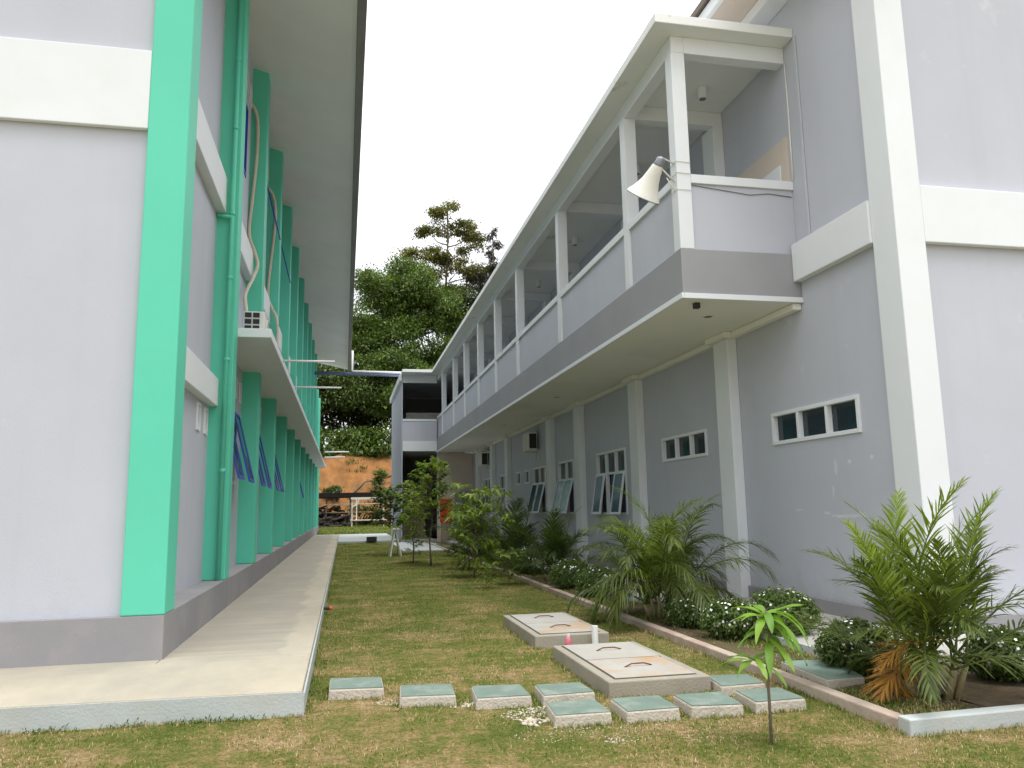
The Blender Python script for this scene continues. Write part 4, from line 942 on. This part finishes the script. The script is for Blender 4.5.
# continuous wood behind and beside (reads as one mass)
r = np.random.default_rng(77); lob = []
for k in range(70):
    x = r.uniform(-60, 95); y = r.uniform(96, 125)
    if -1 < x < 18: lob.append((x, y, r.uniform(10, 16), 5, 4, 6))
    else: lob.append((x, y, r.uniform(12, 19), 6, 4, 6))
for x in np.linspace(-60, 95, 46): lob.append((x, 84 + r.uniform(0, 4), 10.6, 3.8, 2.4, 4.2)); lob.append((x + 1.6, 92 + r.uniform(0, 3), 14, 4, 2.4, 5))
for k in range(26): lob.append((r.uniform(-7, 20), r.uniform(84.5, 88), r.uniform(9.5, 15), 3.4, 2.2, 3.2))
for k in range(16): lob.append((r.uniform(-5, 17), r.uniform(90, 94), r.uniform(14, 22.5), 4.0, 2.4, 4.2))
o = crown('woodland', L_DARK, None, lob, 150000, 0.5, 78, 14, .7, sub=9); tag(o, 'dense dark undergrowth and wood filling the hill behind the buildings', 'woodland', kind='stuff')
# roots / vine lines on the clay
m = MB()
for (pts, rr) in [([(0.6, 72.6), (1.8, 73.8), (3.2, 74.4), (4.4, 75.6), (5.6, 76.8)], .09), ([(2.0, 74.0), (3.4, 73.9), (5.0, 74.8)], .05)]:
    m.tube([(x, y, bank_z(x, y) + .05) for x, y in pts], rr, 6)
tag(m.build('exposed_root', BARK, None, smooth=True, origin=(3, 74, 4)), 'dark exposed root running across the orange clay slope', 'root')

# ------------------------------------------------------------------ shed, frame and scrap heap beyond the path
t = thing('pole_shed', 'low open pole shed with a black sheet roof below the clay bank', 'shed', (1, 66.5, 0.28))
m = MB(); m.extr([(-7, 64.2, 2.62), (-7, 67.6, 3.05), (-7, 67.6, 3.10), (-7, 64.2, 2.68)], (13.5, 0, 0)); m.extr([(-4.5, 63.9, 2.55), (-4.5, 65, 2.72), (-4.5, 65, 2.76), (-4.5, 63.9, 2.58)], (5.2, .2, 0.06)); m.build('roof', TARP, t)
for x in (-6.5, -3.6, -1.4, 0.5, 3.0, 6.0):
    m = MB(); m.tube([(x, 64.5, 0.1), (x + .05, 64.5, 2.66)], 0.06, 6); m.build('post', WOOD, t)
    m = MB(); m.tube([(x, 67.4, 0.1), (x, 67.4, 3.0)], 0.06, 6); m.build('post', WOOD, t)
for z in (1.45, 2.1):
    m = MB(); m.tube([(-7, 64.4, z), (6, 64.42, z + .05)], 0.04, 6); m.build('rail', WHITEW if z > 2 else WOOD, t)
t = thing('timber_rack', 'white painted timber rack standing before the black roofed shed', 'rack', (1.4, 62.8, 0.26))
for (x, y) in ((0.6, 62.5), (0.95, 63.1), (3.0, 62.5), (3.0, 63.1)):
    m = MB(); m.box(x - .045, x + .045, y - .045, y + .045, 0.2, 2.6); m.build('post', WHITEW, t)
m = MB(); m.box(0.5, 3.3, 62.36, 62.44, 2.45, 2.62); m.build('beam', WHITEW, t)
m = MB(); m.box(0.5, 3.3, 62.40, 63.2, 0.85, 0.92); m.build('shelf', WHITEW, t)
m = MB(); m.tube([(0.65, 62.33, 1.9), (1.0, 62.33, 2.1), (1.1, 62.33, 2.4)], .05, 6); m.build('brace', WHITEW, t)
r = np.random.default_rng(9); m = MB()
for k in range(420):
    x = r.uniform(-6, 0.3); y = r.uniform(63.0, 66.5); z = 0.3 + r.uniform(0, 1.7) * (1 - abs(y - 65) / 2.2); a = r.uniform(-1.5, 1.5); l = r.uniform(.2, .7)
    m.tube([(x - l * math.cos(a), y - l * math.sin(a), z), (x + l * math.cos(a), y + l * math.sin(a), z + r.uniform(-.2, .3))], r.uniform(.04, .11), 6)
tag(m.build('scrap_heap', SCRAP, None, origin=(-3, 65, .3)), 'dark tangled heap of scrap wood under the shed roof', 'heap', kind='stuff')

# ------------------------------------------------------------------ palms
def frond(parent, r, base, az, elev, length, m, nl=36, ll=0.42, droop=1.0, stem_r=0.009, label=None):
    """arching rachis with two rows of narrow drooping leaflets"""
    base = np.array(base, float); h = np.array([math.cos(az), math.sin(az), 0]); sd = np.array([-math.sin(az), math.cos(az), 0])
    pts = []; p = base.copy(); e_ = elev; n = 14; st = length / n
    tw = r.uniform(-.25, .25)
    for k in range(n + 1):
        pts.append(p.copy()); p = p + (h * math.cos(e_) + np.array([0, 0, 1]) * math.sin(e_)) * st + sd * tw * st * (k / n)
        e_ -= droop * (0.02 + 0.17 * (k / n) ** 1.5) * (1 + .15 * r.normal())
    pts = np.array(pts)
    mb = MB(); mb.tube([tuple(q) for q in pts], list(np.linspace(stem_r, stem_r * .25, n + 1)), 5)
    V0 = np.array(mb.v); nF = []
    ts = np.linspace(0.20, 0.995, nl)
    V = []; F = []
    for i, t_ in enumerate(ts):
        u = t_ * n; k = min(int(u), n - 1); f = u - k
        q = pts[k] * (1 - f) + pts[k + 1] * f; tg = pts[k + 1] - pts[k]; tg = tg / np.linalg.norm(tg)
        up = np.cross(sd, tg); up = up if up[2] > 0 else -up
        prof = math.sin(math.pi * min(1, 0.12 + 0.88 * (t_ - .2) / .8) ** .75) * .75 + .28
        L_ = ll * prof * r.uniform(.9, 1.1)
        for s_ in (-1, 1):
            d = tg * (0.55 + .7 * t_) + sd * s_ * (0.95 - .45 * t_) + up * r.uniform(-.05, .6) + r.normal(size=3) * .10
            d /= np.linalg.norm(d); wd = np.cross(d, up); wd /= np.linalg.norm(wd) + 1e-9
            W_ = (0.0055 + .0050 * prof) * (.65 + ll * .8)
            o = len(V)
            for (ff, ww) in ((0, .4), (.3, 1), (.65, .8), (1, .05)):
                c = q + d * L_ * ff - np.array([0, 0, 1]) * L_ * (.24 + .12 * r.uniform()) * ff * ff * droop
                V.append(c + wd * W_ * ww); V.append(c - wd * W_ * ww)
            for a in (0, 2, 4): F.append((o + a, o + a + 1, o + a + 3, o + a + 2))
    nv = len(mb.v); allV = list(mb.v) + [tuple(v) for v in V]
    quad = [f for f in mb.f if len(f) == 4] + [tuple(i + nv for i in f) for f in F]
    ob = npmesh('frond', np.array(allV), np.array(quad), m, parent)
    if label: ob['label'] = label
    return ob
def palm(label, x, y, z, n, length, seed, m, scale=1.0, dead=0, bright=3, ll=0.4, stems=7, curl=1.0, nl=42, low=62):
    t = thing('palm', label, 'palm', (x, y, z), 'clumping palms along the right wall'); r = np.random.default_rng(seed)
    sm = MB(); tops = []
    for k in range(stems):
        a = 6.28 * k / stems + r.uniform(-.3, .3); d = r.uniform(.05, .2) * scale
        b = (x + d * math.cos(a), y + d * math.sin(a), z - 0.03); hgt = r.uniform(.12, .34) * scale
        tp = (b[0] + d * .7 * math.cos(a), b[1] + d * .7 * math.sin(a), z + hgt); tops.append((tp, a))
        sm.tube([b, ((b[0] + tp[0]) / 2, (b[1] + tp[1]) / 2, z + hgt * .5), tp], [.032 * scale, .026 * scale, .018 * scale], 8)
    sm.build('stem', PBARK, t, smooth=True)
    for k in range(n):
        tp, a = tops[k % stems]
        az = 2.399 * k + r.uniform(-.35, .35); q = k / max(1, n - 1)
        el = math.radians(86 - low * q ** 1.1 + r.uniform(-7, 7)); L_ = length * r.uniform(.8, 1.1) * (1.08 - .25 * q)
        frond(t, r, tp, az, el, L_, L_PALMB if k < bright else m, nl, ll * scale * r.uniform(.85, 1.1), (.62 + .65 * q) * curl, .010 * scale, 'fresh bright green upright frond' if k < bright else None)
    for k in range(dead):
        tp, a = tops[k % stems]; frond(t, r, (tp[0], tp[1], z + .42 - .06 * k), math.pi + .15 + .2 * k + (2.0 if k == 4 else 0), math.radians(4 - 11 * k), length * .66, L_DEAD, 28, ll * .8, .8, .009, 'orange brown dead drooping frond')
    return t
palm('large near palm at the bed corner with orange dead fronds', 4.68, 5.82, 0.06, 36, 1.32, 217, L_PALM, 1.0, 4, 6, 0.34, 9, 1.05, 38, 66)
palm('wide arching palm beside the nearest white pilaster, beneath the smaller low window', 4.35, 10.75, 0.06, 40, 1.66, 222, L_PALM, 1.1, 0, 7, 0.38, 9, 1.85, 42, 70)
palm('dark palm beneath the two pane open windows, beyond the wide arching palm', 4.4, 16.6, 0.05, 20, 1.35, 203, L_PALMD, 1.1, 0, 1, 0.42, 7, 1.25)
palm('dark palm behind the bright sapling, near the mid bed', 4.4, 21.0, 0.05, 18, 1.55, 204, L_PALMD, 1.15, 0, 0, 0.46, 7, 1.2)
palm('farthest dark palm by the end of the bed', 4.5, 27.5, 0.05, 15, 1.7, 205, L_PALMD, 1.2, 0, 0, 0.5, 6, 1.1)

# ------------------------------------------------------------------ flowering shrubs
def shrub(label, x, y, z, rx, rz, seed, nfl=60, n=9000):
    t = thing('flowering_shrub', label, 'shrub', (x, y, z), 'clipped white flowering shrubs along the bed'); r = np.random.default_rng(seed)
    tk = MB()
    for k in range(7):
        d = randdir(r, 1)[0]; tk.tube(limb_path(r, (x, y, z - .02), (x + d[0] * rx * .7, y + d[1] * rx * .7, z + rz * r.uniform(.7, 1.3)), 4), [.012, .01, .007, .003], 5)
    tk.build('stem', BARK, t)
    lob = [(x, y, z + rz, rx, rx, rz)] * 4 + [(x + r.uniform(-.4, .4) * rx, y + r.uniform(-.4, .4) * rx, z + rz * r.uniform(.9, 1.3), rx * .65, rx * .65, rz * .7) for k in range(3)]
    crown('foliage', L_SHR, t, lob, n, 0.034, seed, 9, .018, aspect=.6, skin=.86)
    d = randdir(r, nfl * 3); d = d[d[:, 2] > -.15][:nfl]
    C = []; Dd = []; Nn = []
    for k in range(len(d)):
        c = np.array([x, y, z + rz]) + d[k] * [rx * 1.04, rx * 1.04, rz * 1.08] * r.uniform(.98, 1.1)
        a = np.cross(d[k], [0.3, .2, 1]); a /= np.linalg.norm(a); b = np.cross(d[k], a)
        for q in range(5):
            an = 6.28 * q / 5 + k; C.append(c); Dd.append(a * math.cos(an) + b * math.sin(an)); Nn.append(d[k])
    C = np.array(C); V, F = leaf_arrays(C, np.array(Dd), np.array(Nn), np.full(len(C), .017), np.full(len(C), .015), .05)
    npmesh('flowers', V, F, L_FLOW, t)['kind'] = 'stuff'
shrub('low white flowered shrub at the foot of the wide arching palm', 4.42, 9.9, .05, .30, .19, 301, 60)
shrub('round white flowered shrub in front of the first pilaster', 4.45, 8.85, .05, .31, .21, 302, 75)
shrub('largest white flowered shrub, against the wall under the wide low window', 4.95, 8.55, .12, .36, .24, 303, 80)
shrub('white flowered shrub hidden behind the orange palm fronds', 4.62, 6.75, .06, .30, .22, 304, 60)
shrub('white flowered shrub at the right edge behind the near palm', 5.65, 6.15, .06, .27, .2, 305, 40)
shrub('dark shrub left of the wide arching palm, beyond its fronds', 4.35, 13.5, .05, .38, .25, 306, 50)
shrub('dark shrub under the three pane open window, next beyond the palm', 4.3, 15.0, .05, .40, .27, 307, 45)
shrub('small dark shrub at the foot of the mid bed palm', 4.3, 18.6, .05, .40, .30, 308, 30)
shrub('far dark shrub beyond the bright sapling', 4.3, 23.6, .05, .5, .4, 309, 20)

# ------------------------------------------------------------------ saplings
def sapling(name, label, x, y, z, h, seed, m, nb, ll, lw, spread, start=.35, per=14, droop=.45, tr=.018, lean=(0, 0), group='young trees on the lawn'):
    t = thing(name, label, 'sapling', (x, y, z), group); r = np.random.default_rng(seed); tk = MB()
    top = (x + lean[0], y + lean[1], z + h)
    P0 = limb_path(r, (x, y, z - .05), top, 8, .02); tk.tube(P0, list(np.linspace(tr, tr * .3, 8)), 7)
    C = []; D = []
    for k in range(nb):
        f = start + (1 - start) * (k + .5) / nb; u = f * 7; i = min(int(u), 6); a_ = np.array(P0[i]) * (1 - (u - i)) + np.array(P0[i + 1]) * (u - i)
        az = 2.4 * k + r.uniform(-.4, .4); L_ = spread * (1.1 - .7 * abs(f - .6)) * r.uniform(.6, 1.1)
        e_ = a_ + np.array([math.cos(az) * L_, math.sin(az) * L_, L_ * r.uniform(.25, .7)])
        tk.tube(limb_path(r, a_, e_, 4, .06), [tr * .4, tr * .3, tr * .2, tr * .1], 5)
        for q in range(per):
            g_ = r.uniform(.35, 1.05) ; c = a_ + (e_ - a_) * g_ + r.normal(size=3) * .02
            an = r.uniform(0, 6.28); d = np.array([math.cos(an), math.sin(an), r.uniform(-.5, .5)]) + (e_ - a_) / L_ * .6
            C.append(c); D.append(d)
    for q in range(per):
        an = 2.4 * q; C.append(np.array(top) + r.normal(size=3) * .015); D.append(np.array([math.cos(an), math.sin(an), r.uniform(-.2, .8)]))
    tk.build('trunk', BARK, t, smooth=True)
    C = np.array(C); D = np.array(D); n = len(C)
    V, F = leaf_arrays(C, D, np.array([[0, 0, 1.]]) + r.normal(size=(n, 3)) * .25, ll * r.uniform(.6, 1.25, n), lw * r.uniform(.7, 1.2, n), .12, droop)
    npmesh('foliage', V, F, m, t)
    return t
sapling('sapling', 'slender young tree with a light crown before the wing, left of the red box', 2.46, 23.1, 0, 2.9, 401, L_SAP, 38, .19, .07, .68, .42, 28, .4, .028)
sapling('sapling', 'bushy bright green sapling with drooping leaves beside the kerb', 3.02, 18.9, 0, 2.0, 402, L_SAP, 34, .25, .075, .78, .12, 22, .55, .024, (.15, 0))
sapling('sapling', 'rounded dark leaved young tree leaning left over the white trestle', 1.95, 29.3, 0, 2.25, 403, L_SAPD, 40, .19, .12, .85, .42, 32, .3, .026, (-.35, 0))
sapling('sapling', 'thin short sapling between the slender tree and the trestle', 2.12, 25.0, 0, 1.6, 404, L_SAP, 18, .18, .06, .36, .15, 16, .4, .014)
sapling('sapling', 'second slim tree close behind the slender light crowned one', 2.05, 24.3, 0, 2.1, 405, L_SAP, 22, .18, .065, .5, .3, 20, .4, .018)
sapling('sapling', 'leafy sapling crowding the kerb behind the bushy bright one', 3.3, 21.5, 0, 1.6, 406, L_SAPD, 30, .2, .065, .65, .2, 24, .5, .02)
sapling('sapling', 'small bright seedling at the kerb in front of the bushy one', 3.45, 16.9, 0, .62, 407, L_SAP, 10, .2, .06, .3, .3, 10, .5, .01)
sapling('sapling', 'tiny bright plant at the foot of the bushy sapling', 2.85, 16.2, 0, .4, 408, L_SAP, 6, .18, .06, .2, .3, 8, .4, .008)

# mango seedling in the foreground: long hanging leaves in two whorls
def big_leaf(C, d0, L_, W_, dr, r):
    """blade of 7 sections with a midrib fold, returns verts/faces"""
    d0 = np.array(d0, float); d0 /= np.linalg.norm(d0); s_ = np.cross(d0, [0, 0, 1]); s_ /= np.linalg.norm(s_); V = []; F = []; p = np.array(C, float); d = d0.copy(); n = 8
    for k in range(n + 1):
        t_ = k / n; w_ = W_ * (math.sin(math.pi * min(1, .06 + t_ * .94) ** .8) ** .8 if t_ < 1 else 0.01) * .5
        u = np.cross(s_, d); wv = math.sin(t_ * 9 + C[0] * 50) * .006
        V += [p + s_ * w_ + u * (w_ * .35 + wv), p, p - s_ * w_ + u * (w_ * .35 - wv)]
        p = p + d * L_ / n; d = d + np.array([0, 0, -1]) * dr / n; d /= np.linalg.norm(d)
    for k in range(n):
        o = 3 * k; F += [(o, o + 1, o + 4, o + 3), (o + 1, o + 2, o + 5, o + 4)]
    return V, F
t = thing('seedling', 'single thin foreground seedling with long hanging light green leaves', 'seedling', (2.83, 5.14, 0)); r = np.random.default_rng(500)
tk = MB(); tk.tube([(2.83, 5.14, -.05), (2.84, 5.15, .25), (2.835, 5.14, .5), (2.87, 5.15, .7), (2.85, 5.14, .88)], [.012, .011, .010, .008, .006], 8)
tk.tube([(2.836, 5.14, .42), (2.78, 5.12, .50), (2.72, 5.10, .56)], [.007, .006, .004], 6); tk.build('stem', BARK, t, smooth=True)
V = []; F = []
def putl(C, az, el, L_, W_, dr):
    v, f = big_leaf(C, (math.cos(az) * math.cos(el), math.sin(az) * math.cos(el), math.sin(el)), L_, W_, dr, r); o = len(V); V.extend(v); F.extend([tuple(i + o for i in q) for q in f])
T0 = (2.85, 5.14, .87)
for az, el, L_, dr in [(3.3, .15, .30, .5), (3.6, .35, .28, .7), (2.7, .6, .24, .9), (0.1, .25, .34, .25), (-.3, .35, .36, 2.4), (.5, .2, .30, 2.0), (4.4, .0, .22, 1.5), (5.2, -.1, .34, 1.8), (1.6, .5, .24, .8), (5.7, .1, .38, 2.3), (3.9, -.25, .30, .9)]:
    putl((T0[0], T0[1], T0[2] - r.uniform(0, .06)), az, el, L_, .058, dr)
for az, el, L_, dr, z in [(3.3, .2, .28, 1.2, .72), (5.6, -.2, .34, 1.6, .74), (5.0, -.4, .30, 1.0, .68), (0.2, 0, .3, 2.0, .78)]: putl((2.86, 5.145, z), az, el, L_, .055, dr)
for az, el, L_, dr, z in [(1.0, -.1, .28, 1.6, .70), (4.2, -.3, .30, 1.4, .66), (5.9, -.3, .30, 1.2, .80), (2.6, -.1, .24, 1.6, .78), (0.6, -.5, .32, 1.0, .72), (5.3, -.7, .30, .6, .82)]: putl((2.86, 5.145, z), az, el, L_, .056, dr)
for az, el, L_, dr in [(3.2, .1, .28, .4), (3.6, -.1, .22, .8), (2.4, .3, .2, .8), (5.4, -.2, .28, 1.2), (0.2, .35, .28, .7), (4.7, -.1, .2, 1.2)]: putl((2.72, 5.10, .56), az, el, L_, .05, dr)
npmesh('leaves', np.array(V), np.array(F), L_SEED, t, smooth=True)

# ------------------------------------------------------------------ grass
def grass(name, label, n, seed, region, m, h0, h1, wd, dens=None, zf=lambda x, y: np.zeros_like(x)):
    r = np.random.default_rng(seed)
    x0, x1, y0, y1 = region
    # denser near the camera
    u = r.uniform(size=n); y = y0 * (y1 / y0) ** u; x = r.uniform(x0, x1, n)
    keep = np.ones(n, bool)
    if dens: keep = dens(x, y, r)
    x = x[keep]; y = y[keep]; n = len(x); z = zf(x, y)
    h = r.uniform(h0, h1, n) * (1 + (y / y0) * .03); a = r.uniform(0, 6.28, n); ln = r.uniform(.2, 1.3, n)
    w_ = wd * (1 + y / y0 * .22)
    C = np.stack([x, y, z - .004], 1); S = np.stack([np.cos(a), np.sin(a), 0 * a], 1) * (w_[:, None] if hasattr(w_, '__len__') else w_)
    B = np.stack([-np.sin(a), np.cos(a), 0 * a], 1); U = np.array([0, 0, 1.])
    mid = C + U * (h * .6)[:, None] + B * (h * ln * .35)[:, None]; tip = C + U * (h * (1 - .25 * ln))[:, None] + B * (h * ln)[:, None]
    V = np.stack([C - S, C + S, mid + S * .8, mid - S * .8, tip], 1).reshape(-1, 3)
    k = np.arange(n) * 5
    F = np.concatenate([np.stack([k, k + 1, k + 2], 1), np.stack([k, k + 2, k + 3], 1), np.stack([k + 3, k + 2, k + 4], 1)])
    o = npmesh(name, V, F, m); tag(o, label, 'grass', kind='stuff'); return o
boxes = [(s_[0][0][0] + .01, s_[0][1][0] - .01, s_[0][3][1] + .01, s_[0][0][1] - .01) for s_ in steps] + [(2.21, 3.115, 6.65, 8.49), (2.18, 3.055, 9.18, 11.05)]
def lawn_mask(x, y, r):
    k = ~((x < -0.27) & (y > 6.78 - (x + .29) * .0395)) & ~((x > 3.81) & (y > 5.03 + (x - 3.83) * .03))
    for b in boxes: k &= ~((x > b[0]) & (x < b[1]) & (y > b[2]) & (y < b[3]))
    k &= ~((y > 31.1) & (x > 2.2)) & ~(y > 40.9)
    patch = np.sin(x * 2.1 + 1.3 * np.sin(y * 1.1)) * np.sin(y * 1.7 + 2 * np.sin(x * .9)) + .6 * np.sin(x * 5.1 + y * 3.7) * np.sin(y * 4.3 - x * 2.2)
    return k & (r.uniform(size=len(x)) < np.clip(.62 + .5 * patch, .12, 1))
grass('grass', 'short patchy green and straw coloured lawn grass between the two buildings', 420000, 601, (-5.5, 7.5, 3.0, 41), BLADE, .010, .032, .0022, lawn_mask)
grass('grass', 'lit yellow green grass strip beyond the far path', 60000, 602, (-7, 8, 53.6, 70), FARG, .1, .28, .012, None, lambda x, y: np.minimum(.28, (y - 54) * .03))
def bedm(x, y, r):
    patch = np.sin(x * 4 + y * 1.3) * np.sin(y * 2.1)
    return r.uniform(size=len(x)) < np.clip(.35 + .6 * patch, .03, 1)
grass('weeds', 'thin weeds and creeping grass on the soil of the planting bed', 60000, 603, (3.98, 4.72, 5.3, 36), BLADE, .012, .045, .003, bedm, lambda x, y: 0 * x + .055)
def edge_grass():
    r = np.random.default_rng(605); X = []; Y = []
    def line(x0, y0, x1, y1, dens, off):
        n = int(math.hypot(x1 - x0, y1 - y0) * dens); t = r.uniform(size=n); nx, ny = -(y1 - y0), (x1 - x0); l = math.hypot(nx, ny); d = np.abs(r.normal(size=n)) * .03 + .004
        k = np.sin(t * l * 4 + x0 * 7) * .5 + np.sin(t * l * 11 + y0) * .5 + r.normal(size=n) * .4 > -.25
        X.extend((x0 + (x1 - x0) * t + nx / l * d * off)[k]); Y.extend((y0 + (y1 - y0) * t + ny / l * d * off)[k])
    for q, _a, _b in steps:
        for i in range(4): line(*[v * 1.0 for v in q[i]], *q[(i + 1) % 4], 260, 1)
    for (x0, x1, y0, y1) in [(2.20, 3.125, 6.64, 8.50), (2.17, 3.065, 9.17, 11.06)]:
        for a in [(x0, y1, x1, y1), (x1, y1, x1, y0), (x1, y0, x0, y0), (x0, y0, x0, y1)]: line(*a, 260, 1)
    line(-.286, 36, -.286, 6.8, 170, 1); line(-.288, 6.79, -6, 7.02, 300, 1); line(3.835, 5.06, 3.835, 36, 220, 1); line(3.84, 5.04, 8, 5.17, 300, -1)
    x = np.array(X); y = np.array(Y); n = len(x); h = r.uniform(.02, .055, n); a = r.uniform(0, 6.28, n); ln = r.uniform(.2, 1.1, n)
    C = np.stack([x, y, np.full(n, -.003)], 1); S = np.stack([np.cos(a), np.sin(a), 0 * a], 1) * .003; B = np.stack([-np.sin(a), np.cos(a), 0 * a], 1); U = np.array([0, 0, 1.])
    mid = C + U * (h * .6)[:, None] + B * (h * ln * .35)[:, None]; tip = C + U * (h * (1 - .25 * ln))[:, None] + B * (h * ln)[:, None]
    V = np.stack([C - S, C + S, mid + S * .8, mid - S * .8, tip], 1).reshape(-1, 3); k = np.arange(n) * 5
    F = np.concatenate([np.stack([k, k + 1, k + 2], 1), np.stack([k, k + 2, k + 3], 1), np.stack([k + 3, k + 2, k + 4], 1)])
    tag(npmesh('grass', V, F, BLADE), 'longer ragged grass along the edges of slabs, kerb and walkway', 'grass', kind='stuff')
edge_grass()
r = np.random.default_rng(606); C = []; D = []
for k in range(150):
    x = r.uniform(-8, 9); y = 69 + 9 * r.uniform() ** 1.3
    if math.sin(x * 1.3) + math.sin(y * .9 + x) < .2: continue
    for q in range(int(r.uniform(10, 40))): C.append((x + r.normal() * .3, y + r.normal() * .2, bank_z(x, y) + abs(r.normal()) * .08)); D.append((r.normal() * .6, r.normal() * .6 - .4, 1))
C = np.array(C); n = len(C); V, F = leaf_arrays(C, np.array(D), randdir(r, n), r.uniform(.15, .45, n), r.uniform(.05, .12, n))
tag(npmesh('weeds', V, F, L_MID), 'tufts of weeds scattered over the orange clay slope', 'weeds', kind='stuff')
# weedy tufts along the walkway edge
r = np.random.default_rng(604); C = []; D = []
for (x, y, n, s_) in [(-1.05, 6.80, 60, .05), (-.75, 6.79, 50, .05), (-3.1, 6.87, 60, .06), (-2.2, 6.84, 40, .04), (-1.6, 6.82, 40, .04), (-.24, 7.5, 40, .05), (-.22, 9, 60, .06), (-.22, 11.5, 60, .07)]:
    for k in range(n): C.append((x + r.normal() * .12, y - abs(r.normal()) * .03, abs(r.normal()) * .02)); D.append((r.normal(), r.normal(), abs(r.normal()) + .3))
C = np.array(C); n = len(C); V, F = leaf_arrays(C, np.array(D), randdir(r, n) + [0, 0, 1], r.uniform(.015, .045, n), r.uniform(.006, .014, n))
tag(npmesh('weeds', V, F, L_WEED), 'low broad leaved weeds growing along the walkway edge', 'weeds', kind='stuff')
